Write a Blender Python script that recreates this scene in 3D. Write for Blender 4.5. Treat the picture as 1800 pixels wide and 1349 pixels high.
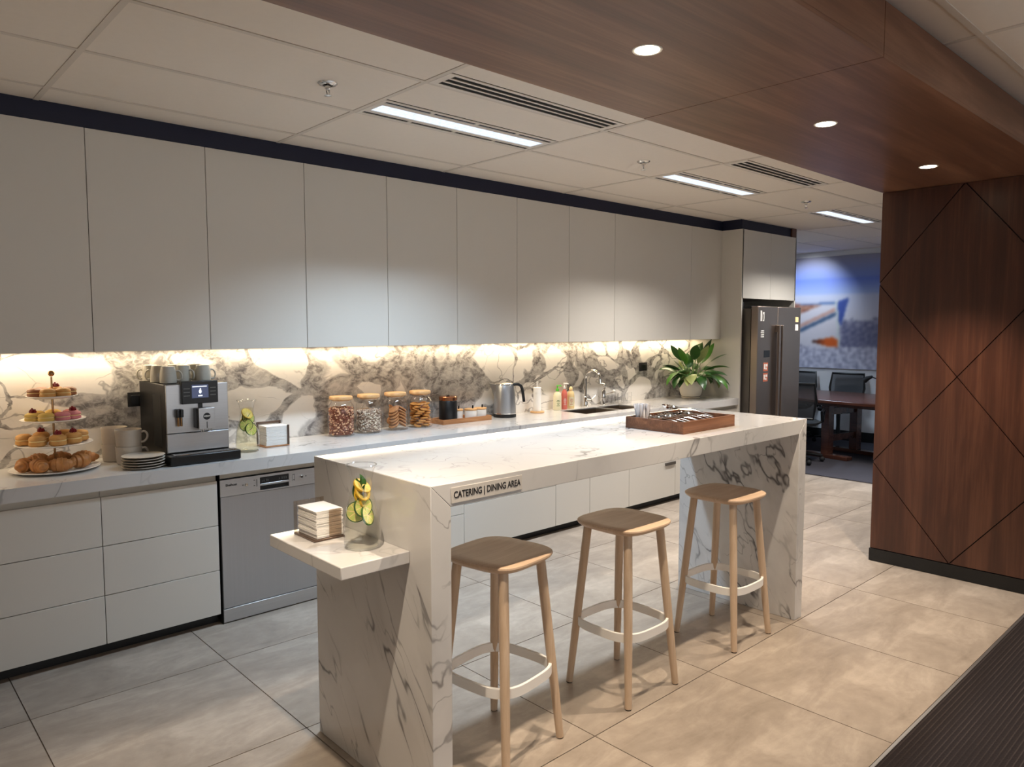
import bpy, math, random
from math import sin, cos, pi, radians, sqrt, atan2
from mathutils import Vector, Matrix

for o in list(bpy.data.objects):
    bpy.data.objects.remove(o)
S = bpy.context.scene
COL = S.collection

# ------------------------------------------------------------------ camera (metres; X along the kitchen run, Y towards its wall, Z up)
F_PX, YAW, PITCH, ROLL, H = 1297.018, 0.745382, -0.0757536, -0.0011112, 1.6
fw = Vector((sin(YAW) * cos(PITCH), cos(YAW) * cos(PITCH), sin(PITCH)))
rt0 = Vector((cos(YAW), -sin(YAW), 0))
up0 = rt0.cross(fw)
rt = rt0 * cos(ROLL) + up0 * sin(ROLL)
up = up0 * cos(ROLL) - rt0 * sin(ROLL)
cd = bpy.data.cameras.new('camera')
cd.sensor_width = 36.0
cd.lens = F_PX / 1800 * 36
cd.clip_start = 0.02
cam = bpy.data.objects.new('camera', cd)
COL.objects.link(cam)
m = Matrix((rt, up, -fw)).transposed().to_4x4()
m.translation = (0, 0, H)
cam.matrix_world = m
S.camera = cam

# ------------------------------------------------------------------ world, exposure
W = bpy.data.worlds.new('world')
S.world = W
W.use_nodes = True
W.node_tree.nodes['Background'].inputs[0].default_value = (0.75, 0.72, 0.7, 1)
W.node_tree.nodes['Background'].inputs[1].default_value = 0.02
S.view_settings.view_transform = 'Standard'
S.view_settings.look = 'None'
S.view_settings.gamma = 1
S.view_settings.use_curve_mapping = False
S.view_settings.exposure = 0.5
try:
    S.cycles.use_denoising = True
    S.cycles.max_bounces = 8
    S.cycles.diffuse_bounces = 4
    S.cycles.glossy_bounces = 4
    S.cycles.transparent_max_bounces = 24
    S.cycles.caustics_reflective = False
    S.cycles.caustics_refractive = False
    S.cycles.sample_clamp_indirect = 4.0
except Exception:
    pass

TROFFER_W, OFFICE_FILL_W, FAR_W = 25.0, 8.0, 22.0
PANEL_FILL_W = 2.5
SPOT_W = 100.0
LED_W = 17.0
COOL = (0.63, 0.81, 1.0)
NEUTRAL = (1.0, 0.96, 0.91)
WARM = (1.0, 0.83, 0.64)
LEDC = (1.0, 0.81, 0.56)

# ------------------------------------------------------------------ measured planes
ZC, ZW = 2.669, 2.489                      # ceiling, underside of the timber bulkhead
YU, YB, YC, YWALL = 4.111, 3.909, 3.889, 4.476   # wall cabinet fronts, base fronts, worktop front edge, splashback face
ZUB, ZUT = 1.481, 2.573
ZT, ZTB = 0.887, 0.822                     # worktop
UX0, UW = 0.963, 0.577
X0R = -2.0                                 # room's near end
XF0, XF1 = 6.697, 7.82                     # fridge tower
IXL, IXR, IYF, IYB, ZI, ZIS = 1.35, 3.874, 1.8375, 2.5914, 1.1056, 1.028
XWOOD, YW1, YW2, XSEAM = 5.184, 1.990, 1.011, 2.604
YCARP, XCARP, XFAR = 1.0046, 7.785, 10.5
CX0, CY0 = 0.7695, 3.8898


# ------------------------------------------------------------------ helpers
def lin(c):
    return tuple(((v / 255) / 12.92 if v / 255 <= 0.04045 else ((v / 255 + 0.055) / 1.055) ** 2.4) for v in c) + (1,)


class MB:
    def __init__(self):
        self.v, self.f, self.m = [], [], []

    def add(self, vs, fs, mi=0):
        b = len(self.v)
        self.v += [tuple(p) for p in vs]
        self.f += [tuple(b + i for i in f) for f in fs]
        self.m += [mi] * len(fs)
        return self

    def box(self, x0, x1, y0, y1, z0, z1, mi=0):
        return self.add([(x0, y0, z0), (x1, y0, z0), (x1, y1, z0), (x0, y1, z0), (x0, y0, z1), (x1, y0, z1), (x1, y1, z1), (x0, y1, z1)],
                        [(3, 2, 1, 0), (4, 5, 6, 7), (0, 1, 5, 4), (1, 2, 6, 5), (2, 3, 7, 6), (3, 0, 4, 7)], mi)

    def quad(self, a, b, c, d, mi=0):
        return self.add([a, b, c, d], [(0, 1, 2, 3)], mi)

    def rings(self, rs, mi=0, close=True, cap0=True, cap1=True):
        n = len(rs[0])
        vs = [p for r in rs for p in r]
        fs = []
        for k in range(len(rs) - 1):
            for i in range(n if close else n - 1):
                j = (i + 1) % n
                fs.append((k * n + i, k * n + j, (k + 1) * n + j, (k + 1) * n + i))
        if cap0:
            fs.append(tuple(range(n - 1, -1, -1)))
        if cap1:
            fs.append(tuple((len(rs) - 1) * n + i for i in range(n)))
        return self.add(vs, fs, mi)

    def lathe(self, prof, n=24, c=(0, 0, 0), mi=0, cap0=True, cap1=True, sx=1, sy=1):
        rs = [[(c[0] + r * sx * cos(2 * pi * i / n), c[1] + r * sy * sin(2 * pi * i / n), c[2] + z) for i in range(n)] for r, z in prof]
        return self.rings(rs, mi, True, cap0, cap1)

    def tube(self, path, r, n=8, mi=0, cap=True):
        P = [Vector(p) for p in path]
        R = r if isinstance(r, (list, tuple)) else [r] * len(P)
        rs, ref = [], None
        for k, p in enumerate(P):
            t = (P[min(k + 1, len(P) - 1)] - P[max(k - 1, 0)]).normalized()
            if ref is None:
                ref = Vector((0, 0, 1)) if abs(t.z) < 0.9 else Vector((1, 0, 0))
            u = ref - t * ref.dot(t)
            u.normalize()
            w = t.cross(u)
            ref = u
            rs.append([tuple(p + (u * cos(2 * pi * i / n) + w * sin(2 * pi * i / n)) * R[k]) for i in range(n)])
        return self.rings(rs, mi, True, cap, cap)

    def prism(self, poly, z0, z1, mi=0):
        return self.rings([[(x, y, z0) for x, y in poly], [(x, y, z1) for x, y in poly]], mi)

    def ball(self, c, r, s=(1, 1, 1), n=12, k=8, mi=0):
        prof = [(max(1e-4, r * sin(pi * i / k)), -r * cos(pi * i / k)) for i in range(k + 1)]
        rs = [[(c[0] + q * s[0] * cos(2 * pi * i / n), c[1] + q * s[1] * sin(2 * pi * i / n), c[2] + z * s[2]) for i in range(n)] for q, z in prof]
        return self.rings(rs, mi)

    def move(self, d):
        self.v = [(p[0] + d[0], p[1] + d[1], p[2] + d[2]) for p in self.v]
        return self

    def mesh(self, name, mats, smooth=True, ang=38):
        me = bpy.data.meshes.new(name)
        me.from_pydata(self.v, [], self.f)
        for t in (mats if isinstance(mats, (list, tuple)) else [mats]):
            me.materials.append(t)
        for p, i in zip(me.polygons, self.m):
            p.material_index = i
        if smooth:
            me.polygons.foreach_set('use_smooth', [True] * len(me.polygons))
            me.set_sharp_from_angle(angle=radians(ang))
        me.update()
        return me

    def build(self, name, mats, parent=None, bevel=0, seg=2, smooth=True, sub=0):
        o = bpy.data.objects.new(name, self.mesh(name, mats, smooth))
        COL.objects.link(o)
        if parent is not None:
            o.parent = parent
        if bevel:
            b = o.modifiers.new('bevel', 'BEVEL')
            b.width = bevel
            b.segments = seg
            b.limit_method = 'ANGLE'
            b.angle_limit = radians(40)
        if sub:
            q = o.modifiers.new('sub', 'SUBSURF')
            q.levels = q.render_levels = sub
        return o


def tag(o, label=None, cat=None, group=None, kind=None):
    if label:
        o['label'] = label
    if cat:
        o['category'] = cat
    if group:
        o['group'] = group
    if kind:
        o['kind'] = kind
    return o


def thing(name, label, cat, loc=(0, 0, 0), rz=0, group=None):
    o = bpy.data.objects.new(name, None)
    o.empty_display_size = 0.05
    COL.objects.link(o)
    o.location = loc
    o.rotation_euler = (0, 0, rz)
    return tag(o, label, cat, group)


def copy_tree(o, parent=None):
    c = o.copy()
    COL.objects.link(c)
    c.parent = parent
    for ch in [x for x in bpy.data.objects if x.parent == o]:
        copy_tree(ch, c)
    return c


def dup(o, loc, rz, label, group=None):
    c = copy_tree(o)
    c.location = loc
    c.rotation_euler = (o.rotation_euler.x, o.rotation_euler.y, rz)
    c['label'] = label
    if group:
        c['group'] = group
    return c


def smooth(pts, k_=5):
    # Catmull-Rom through the given points
    P = [Vector(p) for p in pts]
    out = []
    for i in range(len(P) - 1):
        a, b, c, d = P[max(i - 1, 0)], P[i], P[i + 1], P[min(i + 2, len(P) - 1)]
        for q in range(k_):
            u = q / k_
            out.append(0.5 * ((2 * b) + (c - a) * u + (2 * a - 5 * b + 4 * c - d) * u * u + (3 * b - a - 3 * c + d) * u ** 3))
    out.append(P[-1])
    return out


def piece(name, me, loc=(0, 0, 0), parent=None, rot=(0, 0, 0)):
    o = bpy.data.objects.new(name, me)
    COL.objects.link(o)
    o.location = loc
    o.rotation_euler = rot
    if parent is not None:
        o.parent = parent
    return o


def text(name, body, size, mat, parent, loc, rot, align='CENTER', bold=0.0, sx=1.0):
    cu = bpy.data.curves.new(name, 'FONT')
    cu.body = body
    cu.size = size
    cu.align_x = align
    cu.align_y = 'CENTER'
    cu.extrude = 0.0004
    cu.offset = bold
    t = bpy.data.objects.new(name + '_src', cu)
    COL.objects.link(t)
    dg = bpy.context.evaluated_depsgraph_get()
    me = bpy.data.meshes.new_from_object(t.evaluated_get(dg))
    bpy.data.objects.remove(t)
    me.materials.clear()
    me.materials.append(mat)
    o = piece(name, me, loc, parent, rot)
    o.scale = (sx, 1, 1)
    return o


# ------------------------------------------------------------------ materials
class NT:
    def __init__(self, name):
        self.mat = bpy.data.materials.new(name)
        self.mat.use_nodes = True
        self.t = self.mat.node_tree
        self.b = self.t.nodes['Principled BSDF']
        self.out = self.t.nodes['Material Output']

    def n(self, kind, **kw):
        x = self.t.nodes.new(kind)
        for k, v in kw.items():
            if k.startswith('i_'):
                x.inputs[k[2:].replace('_', ' ')].default_value = v
            else:
                setattr(x, k, v)
        return x

    def l(self, a, b):
        self.t.links.new(a, b)

    def coords(self, scale=(1, 1, 1), rot=(0, 0, 0), loc=(0, 0, 0), kind='POINT'):
        tc = self.n('ShaderNodeTexCoord')
        mp = self.n('ShaderNodeMapping', vector_type=kind)
        mp.inputs['Scale'].default_value = scale
        mp.inputs['Rotation'].default_value = rot
        mp.inputs['Location'].default_value = loc
        self.l(tc.outputs['Object'], mp.inputs['Vector'])
        return mp.outputs['Vector']

    def noise(self, vec, scale, detail=3, rough=0.5, dist=0.0):
        x = self.n('ShaderNodeTexNoise')
        x.inputs['Scale'].default_value = scale
        x.inputs['Detail'].default_value = detail
        x.inputs['Roughness'].default_value = rough
        x.inputs['Distortion'].default_value = dist
        self.l(vec, x.inputs['Vector'])
        return x

    def math(self, op, a, b=None, clamp=False):
        x = self.n('ShaderNodeMath', operation=op, use_clamp=clamp)
        for i, v in enumerate((a, b)):
            if v is None:
                continue
            if isinstance(v, (int, float)):
                x.inputs[i].default_value = v
            else:
                self.l(v, x.inputs[i])
        return x.outputs[0]

    def rng(self, v, a, b, c=0.0, d=1.0):
        x = self.n('ShaderNodeMapRange', interpolation_type='SMOOTHSTEP')
        for i, q in zip((1, 2, 3, 4), (a, b, c, d)):
            x.inputs[i].default_value = q
        self.l(v, x.inputs[0])
        return x.outputs[0]

    def mix(self, fac, a, b, mode='MIX'):
        x = self.n('ShaderNodeMix', data_type='RGBA', blend_type=mode)
        for i, v in ((0, fac), (6, a), (7, b)):
            if isinstance(v, (int, float)):
                x.inputs[i].default_value = v
            elif isinstance(v, tuple):
                x.inputs[i].default_value = v
            else:
                self.l(v, x.inputs[i])
        return x.outputs[2]

    def ramp(self, v, stops):
        x = self.n('ShaderNodeValToRGB')
        e = x.color_ramp.elements
        while len(e) > 1:
            e.remove(e[-1])
        e[0].position, e[0].color = stops[0][0], lin(stops[0][1])
        for p, c in stops[1:]:
            q = e.new(p)
            q.color = lin(c)
        self.l(v, x.inputs[0])
        return x.outputs[0]

    def ridge(self, vec, scale, width, detail=5, rough=0.55, dist=0.0):
        n = self.noise(vec, scale, detail, rough, dist)
        a = self.math('ABSOLUTE', self.math('SUBTRACT', n.outputs['Fac'], 0.5))
        return self.rng(a, 0.0, width, 1.0, 0.0)

    def warp(self, vec, scale, amt, detail=3):
        n = self.noise(vec, scale, detail)
        s = self.n('ShaderNodeVectorMath', operation='SUBTRACT')
        self.l(n.outputs['Color'], s.inputs[0])
        s.inputs[1].default_value = (0.5, 0.5, 0.5)
        k = self.n('ShaderNodeVectorMath', operation='SCALE')
        self.l(s.outputs[0], k.inputs[0])
        k.inputs['Scale'].default_value = amt
        a = self.n('ShaderNodeVectorMath', operation='ADD')
        self.l(vec, a.inputs[0])
        self.l(k.outputs[0], a.inputs[1])
        return a.outputs[0]

    def bump(self, h, strength=0.1, dist=0.002):
        x = self.n('ShaderNodeBump')
        x.inputs['Strength'].default_value = strength
        x.inputs['Distance'].default_value = dist
        self.l(h, x.inputs['Height'])
        self.l(x.outputs[0], self.b.inputs['Normal'])

    def set(self, col=None, rough=None, metal=None, spec=None, coat=None):
        for k, v in (('Base Color', col), ('Roughness', rough), ('Metallic', metal), ('Specular IOR Level', spec), ('Coat Weight', coat)):
            if v is None:
                continue
            if isinstance(v, (int, float, tuple)):
                self.b.inputs[k].default_value = v
            else:
                self.l(v, self.b.inputs[k])
        return self.mat


def plain(name, c, rough=0.5, metal=0.0, var=0.06, scale=8, bump=0.0, spec=0.5, coat=0.0, bscale=None):
    k = NT(name)
    v = k.coords()
    n = k.noise(v, scale, 3)
    c = lin(c)
    a = tuple(x * (1 - var) for x in c[:3]) + (1,)
    b = tuple(min(1, x * (1 + var)) for x in c[:3]) + (1,)
    col = k.mix(n.outputs['Fac'], a, b)
    if bump:
        k.bump(k.noise(v, bscale or scale * 12, 3).outputs['Fac'], bump)
    return k.set(col, rough, metal, spec, coat)


def brushed(name, c, rough=0.32, axis=0, amt=0.12):
    k = NT(name)
    sc = [160, 160, 160]
    sc[axis] = 1.2
    v = k.coords(tuple(sc))
    n = k.noise(v, 1.0, 4, 0.6)
    c = lin(c)
    col = k.mix(n.outputs['Fac'], tuple(x * (1 - amt) for x in c[:3]) + (1,), tuple(min(1, x * (1 + amt)) for x in c[:3]) + (1,))
    r = k.math('ADD', k.math('MULTIPLY', n.outputs['Fac'], 0.16), rough - 0.08)
    return k.set(col, r, 1.0)


def marble(name, s=1.0, rot=(0.5, 0.35, 0.6), seed=0.0, amt=1.0, rough=0.08, stretch=0.45, wide=1.0, lo=0.44):
    k = NT(name)
    v0 = k.coords((s, s, s), loc=(seed, seed * 1.7, seed * 0.6))
    vs = k.coords((1 / (s * 1.9), 1 / (s * 1.9), 1 / (s * 1.9 * stretch)), rot=rot, loc=(seed, -seed, seed * 2), kind='TEXTURE')
    w = k.warp(k.warp(vs, 1.3, 0.30, 3), 5.0, 0.075, 4)
    m1 = k.rng(k.noise(v0, 1.9, 2).outputs['Fac'], lo, lo + 0.2)
    m2 = k.rng(k.noise(v0, 3.1, 2).outputs['Fac'], 0.40, 0.62)
    a = k.math('MULTIPLY', k.ridge(w, 1.15, 0.011 * wide, 4, 0.55), m1)
    b = k.math('MULTIPLY', k.ridge(w, 2.7, 0.010, 3, 0.5), m2)
    soft = k.math('MULTIPLY', k.math('MULTIPLY', k.ridge(w, 1.15, 0.07 * wide, 4, 0.55), m1), 0.12 * wide)
    haze = k.math('MULTIPLY', k.rng(k.noise(v0, 2.0, 5, 0.6).outputs['Fac'], 0.5, 0.85), 0.14)
    t = k.math('MAXIMUM', k.math('MULTIPLY', a, 0.8), k.math('MULTIPLY', b, 0.50))
    t = k.math('ADD', t, k.math('ADD', soft, haze), True)
    t = k.math('MULTIPLY', t, amt, True)
    col = k.mix(t, lin((208, 205, 202)), lin((90, 86, 86)))
    return k.set(col, rough, 0, 0.5)


def splash_marble():
    # pale angular fragments held in smoky grey matrix, with hairline cracks
    k = NT('splash_marble')
    v0 = k.coords((1, 1, 1), loc=(0.4, 0, 0.2))
    v = k.coords((0.80, 0.80, 1.1), rot=(0, radians(30), 0), loc=(1.1, 0.3, 0.7))
    w = k.warp(k.warp(v, 1.7, 0.42, 2), 6.0, 0.10, 4)
    w2 = k.warp(v, 2.4, 0.22, 4)

    def vor(vec, sc):
        x = k.n('ShaderNodeTexVoronoi', feature='DISTANCE_TO_EDGE')
        x.inputs['Scale'].default_value = sc
        k.l(vec, x.inputs['Vector'])
        return x.outputs['Distance']
    # matrix: the wider the local seam, the more grey shows
    width = k.rng(k.noise(v0, 1.25, 3, 0.55).outputs['Fac'], 0.37, 0.64, 0.015, 0.34)
    d = vor(w, 3.3)
    q = k.math('DIVIDE', d, width)
    seam = k.rng(q, 0.72, 1.0, 1.0, 0.0)
    frag = k.rng(vor(k.warp(w, 5.0, 0.16, 4), 8.0), 0.03, 0.22, 1.0, 0.66)
    grain = k.rng(k.noise(w2, 34.0, 5, 0.65, 0.8).outputs['Fac'], 0.36, 0.62, 0.62, 1.0)
    matrix = k.math('MULTIPLY', seam, k.math('MULTIPLY', frag, grain))
    rim = k.math('MULTIPLY', k.math('SUBTRACT', k.rng(q, 0.86, 1.06, 1.0, 0.0), k.rng(q, 0.66, 0.9, 1.0, 0.0)), 0.5)
    c1 = k.math('MULTIPLY', k.rng(vor(w2, 5.2), 0.0, 0.014, 1.0, 0.0), k.rng(k.noise(v0, 2.3, 3).outputs['Fac'], 0.44, 0.56))
    c2 = k.math('MULTIPLY', k.ridge(w2, 2.4, 0.012, 4, 0.55), k.rng(k.noise(v0, 1.9, 2).outputs['Fac'], 0.40, 0.56))
    t = k.math('MAXIMUM', k.math('MULTIPLY', matrix, 0.88), rim)
    t = k.math('MAXIMUM', t, k.math('MAXIMUM', k.math('MULTIPLY', c1, 0.50), k.math('MULTIPLY', c2, 0.6)))
    haze = k.math('MULTIPLY', k.rng(k.noise(w2, 3.0, 5, 0.6).outputs['Fac'], 0.45, 0.8), 0.22)
    t = k.math('ADD', t, haze, True)
    col = k.mix(t, lin((230, 225, 218)), lin((90, 86, 86)))
    return k.set(col, 0.13, 0, 0.5)


def wood(name, c0, c1, c2, axis, scale=1.0, rough=0.35, coat=0.0, figure=1.0):
    k = NT(name)
    sc = [9 * scale] * 3
    sc[axis] = 0.75 * scale
    v = k.coords(tuple(sc))
    w = k.warp(v, 0.7, 0.9 * figure, 3)
    n1 = k.noise(w, 1.0, 6, 0.62, 0.4)
    sc2 = [70 * scale] * 3
    sc2[axis] = 1.6 * scale
    n2 = k.noise(k.coords(tuple(sc2)), 1.0, 4, 0.6)
    f = k.math('ADD', k.math('MULTIPLY', n1.outputs['Fac'], 0.72), k.math('MULTIPLY', n2.outputs['Fac'], 0.28))
    col = k.ramp(f, [(0.30, c0), (0.50, c1), (0.68, c2)])
    k.bump(n2.outputs['Fac'], 0.06, 0.001)
    return k.set(col, rough, 0, 0.5, coat)


def thin_glass(name, tint=(1, 1, 1), edge=0.75, dark=0.84):
    k = NT(name)
    lw = k.n('ShaderNodeLayerWeight')
    lw.inputs['Blend'].default_value = 0.5
    tr = k.n('ShaderNodeBsdfTransparent')
    v = k.noise(k.coords(), 5, 1)
    tr_col = k.mix(v.outputs['Fac'], tuple(x * 0.99 for x in tint) + (1,), tuple(tint) + (1,))
    tr_col = k.mix(k.math('POWER', lw.outputs['Facing'], 3.0), tr_col, (dark, dark, dark, 1))
    k.l(tr_col, tr.inputs[0])
    gl = k.n('ShaderNodeBsdfGlossy')
    gl.inputs['Roughness'].default_value = 0.04
    gl.inputs[0].default_value = (0.95, 0.96, 0.97, 1)
    mx = k.n('ShaderNodeMixShader')
    f = k.math('MULTIPLY', k.math('POWER', lw.outputs['Facing'], 3.5), edge)
    k.l(k.math('ADD', f, 0.035, True), mx.inputs[0])
    k.l(tr.outputs[0], mx.inputs[1])
    k.l(gl.outputs[0], mx.inputs[2])
    k.l(mx.outputs[0], k.out.inputs['Surface'])
    return k.mat


def emit(name, c, strength, pattern=0.0, scale=40):
    k = NT(name)
    n = k.noise(k.coords(), scale, 2)
    c = tuple(c) + (1,)
    col = k.mix(n.outputs['Fac'], tuple(x * (1 - pattern) for x in c[:3]) + (1,), c)
    k.b.inputs['Base Color'].default_value = (0.03, 0.03, 0.03, 1)
    k.l(col, k.b.inputs['Emission Color'])
    k.b.inputs['Emission Strength'].default_value = strength
    return k.mat


M = {}
M['marble'] = marble('island_marble', 1.0, (0.5, 0.35, 0.6), 0.3, 0.75, 0.06)
M['marble_leg'] = marble('leg_marble', 1.15, (-0.62, 0.0, 0.0), 3.1, 1.0, 0.08, 0.25)
M['marble_leg2'] = marble('leg_marble_grey', 1.3, (-0.5, 0.0, 0.0), 7.4, 0.95, 0.08, 0.5, 1.5, 0.38)
M['worktop'] = marble('worktop_marble', 0.9, (0.3, 0.5, 0.9), 5.1, 0.6, 0.09)
M['splash'] = splash_marble()
M['door'] = plain('door_laminate', (210, 205, 196), 0.42, var=0.012, scale=3)
M['carcass'] = plain('carcass_board', (196, 191, 180), 0.5, var=0.02)
M['gap'] = plain('gap_dark', (26, 22, 20), 0.7)
M['black'] = plain('black_plastic', (14, 14, 15), 0.35)
M['matt_black'] = plain('matt_black', (18, 18, 20), 0.7)
M['navy'] = plain('navy_paint', (20, 25, 52), 0.6, var=0.04)
M['kick'] = plain('kick_black', (12, 12, 13), 0.45)
M['wall'] = plain('wall_paint', (205, 200, 194), 0.7, var=0.015, bump=0.03)
M['wall_far'] = plain('far_wall_paint', (214, 212, 214), 0.7, var=0.015)
M['tile_c'] = plain('ceiling_tile', (244, 234, 222), 0.85, var=0.02, scale=30, bump=0.12, bscale=160)
M['backing'] = plain('ceiling_backing', (120, 110, 100), 0.8)
M['bar_c'] = plain('ceiling_bar_paint', (226, 216, 204), 0.6, var=0.02)
M['fixture'] = plain('fixture_white', (236, 228, 218), 0.45, var=0.015)
M['slot'] = plain('slot_black', (10, 9, 9), 0.8)
M['walnut_x'] = wood('walnut_x', (80, 50, 36), (118, 79, 59), (154, 111, 86), 0, 0.8, 0.32)
M['walnut_z'] = wood('walnut_z', (52, 29, 20), (74, 42, 30), (104, 66, 48), 2, 0.85, 0.34, figure=0.5)
M['walnut_y'] = wood('tray_walnut', (74, 45, 30), (112, 72, 48), (146, 100, 70), 0, 2.0, 0.4)
M['oak'] = wood('oak', (184, 154, 126), (203, 174, 146), (216, 191, 166), 0, 1.6, 0.42, figure=0.5)
M['oak_z'] = wood('oak_leg', (178, 151, 124), (197, 171, 144), (211, 188, 164), 2, 2.0, 0.42, figure=0.4)
M['acacia'] = wood('acacia', (142, 92, 54), (176, 122, 78), (200, 150, 104), 0, 2.4, 0.45)
M['bamboo'] = wood('bamboo', (190, 140, 88), (210, 164, 112), (224, 184, 136), 0, 2.2, 0.4, figure=0.3)
M['cherry'] = wood('cherry', (52, 27, 20), (78, 45, 34), (104, 66, 50), 1, 0.9, 0.25)
M['steel'] = brushed('brushed_steel', (192, 193, 195), 0.38, 0)
M['steel_v'] = brushed('brushed_steel_vertical', (178, 180, 184), 0.40, 2, 0.08)
M['fridge'] = brushed('fridge_steel', (150, 137, 128), 0.40, 0, 0.06)
M['fridge_side'] = plain('fridge_side', (98, 92, 86), 0.4, metal=0.6)
M['chrome'] = plain('chrome', (222, 220, 218), 0.08, metal=1.0, var=0.01)
M['sink'] = brushed('sink_steel', (150, 138, 126), 0.3, 0)
M['brass'] = plain('brass', (176, 138, 96), 0.25, metal=1.0)
M['white_gloss'] = plain('white_glaze', (238, 234, 226), 0.2, var=0.01)
M['plate_rim'] = plain('white_porcelain', (240, 236, 230), 0.18, var=0.01)
M['stone'] = plain('stoneware_sage', (184, 180, 168), 0.35, var=0.04, scale=60)
M['stone2'] = plain('stoneware_greige', (196, 186, 172), 0.42, var=0.04, scale=60)
M['white_metal'] = plain('white_metal', (236, 233, 228), 0.4, var=0.01)
M['glass'] = thin_glass('clear_glass')
M['glass_rim'] = thin_glass('glass_rim', (0.96, 0.97, 0.97), 1.0, 0.55)
M['liquid'] = thin_glass('lemon_water', (0.97, 0.96, 0.84), 0.1, 0.96)
M['liquid2'] = thin_glass('clear_water', (0.992, 0.992, 0.95), 0.1, 1.0)
M['napkin'] = plain('napkin_paper', (240, 236, 230), 0.85, var=0.02)
M['bronze'] = plain('bronze_acrylic', (92, 74, 62), 0.25, metal=0.3)
M['bronze_clear'] = thin_glass('smoked_acrylic', (0.80, 0.74, 0.68), 0.4)
M['lime_skin'] = plain('lime_skin', (60, 104, 34), 0.4, var=0.15)
M['lime_flesh'] = plain('lime_flesh', (196, 206, 110), 0.4, var=0.15, scale=60)
M['lemon_skin'] = plain('lemon_skin', (228, 182, 40), 0.4, var=0.1)
M['lemon_flesh'] = plain('lemon_flesh', (232, 206, 104), 0.4, var=0.12, scale=60)
M['mint'] = plain('mint_leaf', (52, 96, 40), 0.5, var=0.2)
M['leaf'] = plain('leaf_green', (40, 78, 32), 0.34, var=0.35, scale=9, coat=0.2)
M['leaf2'] = plain('leaf_bright', (66, 112, 38), 0.34, var=0.3, scale=9, coat=0.2)
M['leaf3'] = plain('leaf_variegated', (150, 158, 100), 0.4, var=0.3, scale=26)
M['soil'] = plain('soil', (46, 34, 26), 0.9, var=0.3, scale=60)
M['pot'] = plain('pot_ceramic', (236, 226, 210), 0.35, var=0.01)
M['croissant'] = plain('croissant_crust', (184, 124, 68), 0.5, var=0.5, scale=38, bump=0.3, bscale=180)
M['choux'] = plain('choux_crust', (208, 152, 82), 0.55, var=0.3, scale=40, bump=0.2, bscale=150)
M['brown_bun'] = plain('brown_bun', (156, 98, 58), 0.5, var=0.3, scale=40, bump=0.15)
M['cream'] = plain('custard_cream', (238, 212, 150), 0.5, var=0.05)
M['raspberry'] = plain('raspberry_red', (132, 20, 30), 0.4, var=0.3, scale=120, bump=0.6, bscale=260)
M['mac_pink'] = plain('macaron_pink', (206, 122, 124), 0.6, var=0.08, scale=60)
M['mac_yellow'] = plain('macaron_yellow', (216, 178, 88), 0.6, var=0.08, scale=60)
M['cookie'] = plain('cookie_brown', (186, 128, 78), 0.7, var=0.3, scale=70, bump=0.3)
M['cookie2'] = plain('cookie_golden', (204, 140, 66), 0.7, var=0.3, scale=70, bump=0.3)
M['granola1'] = plain('granola_dark', (142, 84, 62), 0.7, var=0.4, scale=80)
M['granola2'] = plain('granola_nut', (224, 176, 136), 0.7, var=0.3, scale=80)
M['oat1'] = plain('oat_pale', (232, 216, 194), 0.7, var=0.2, scale=80)
M['oat2'] = plain('oat_dark', (178, 152, 130), 0.7, var=0.3, scale=80)
M['screen'] = emit('machine_screen', (0.04, 0.05, 0.1), 1.0)
M['screen_on'] = emit('machine_icon', (0.8, 0.85, 0.95), 1.0)
M['print_dark'] = plain('print_dark', (22, 19, 18), 0.5)
M['print_grey'] = plain('print_grey', (92, 90, 88), 0.5)
M['print_white'] = plain('print_white', (226, 222, 216), 0.5)
M['print_orange'] = plain('print_orange', (190, 104, 78), 0.5)
M['sign'] = plain('frosted_acrylic', (205, 199, 191), 0.25, var=0.01)
M['mesh'] = plain('chair_mesh', (52, 54, 58), 0.8)
M['pump_green'] = plain('pump_green', (92, 180, 60), 0.4)
M['soap_cream'] = plain('soap_cream', (232, 222, 186), 0.35)
M['soap_pink'] = plain('soap_pink', (214, 112, 98), 0.3)
M['soap_yellow'] = plain('soap_yellow', (236, 208, 150), 0.35)
M['rubber'] = plain('rubber_dark', (40, 32, 28), 0.7)

# floor tile: beige-grey concrete look porcelain
k = NT('floor_porcelain')
v = k.coords()
va = k.coords((0.8, 2.2, 1))
n1 = k.noise(k.warp(va, 1.8, 0.6, 5), 1.7, 7, 0.66, 0.5)
n2 = k.noise(v, 9, 6, 0.65)
f = k.math('ADD', k.math('MULTIPLY', n1.outputs['Fac'], 0.75), k.math('MULTIPLY', n2.outputs['Fac'], 0.25))
col = k.ramp(f, [(0.34, (132, 120, 108)), (0.5, (158, 145, 132)), (0.64, (182, 169, 155))])
M['tile_f'] = k.set(col, k.math('ADD', k.math('MULTIPLY', n2.outputs['Fac'], 0.16), 0.30), 0, 0.38)
M['grout'] = plain('grout', (104, 92, 82), 0.8)

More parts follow.
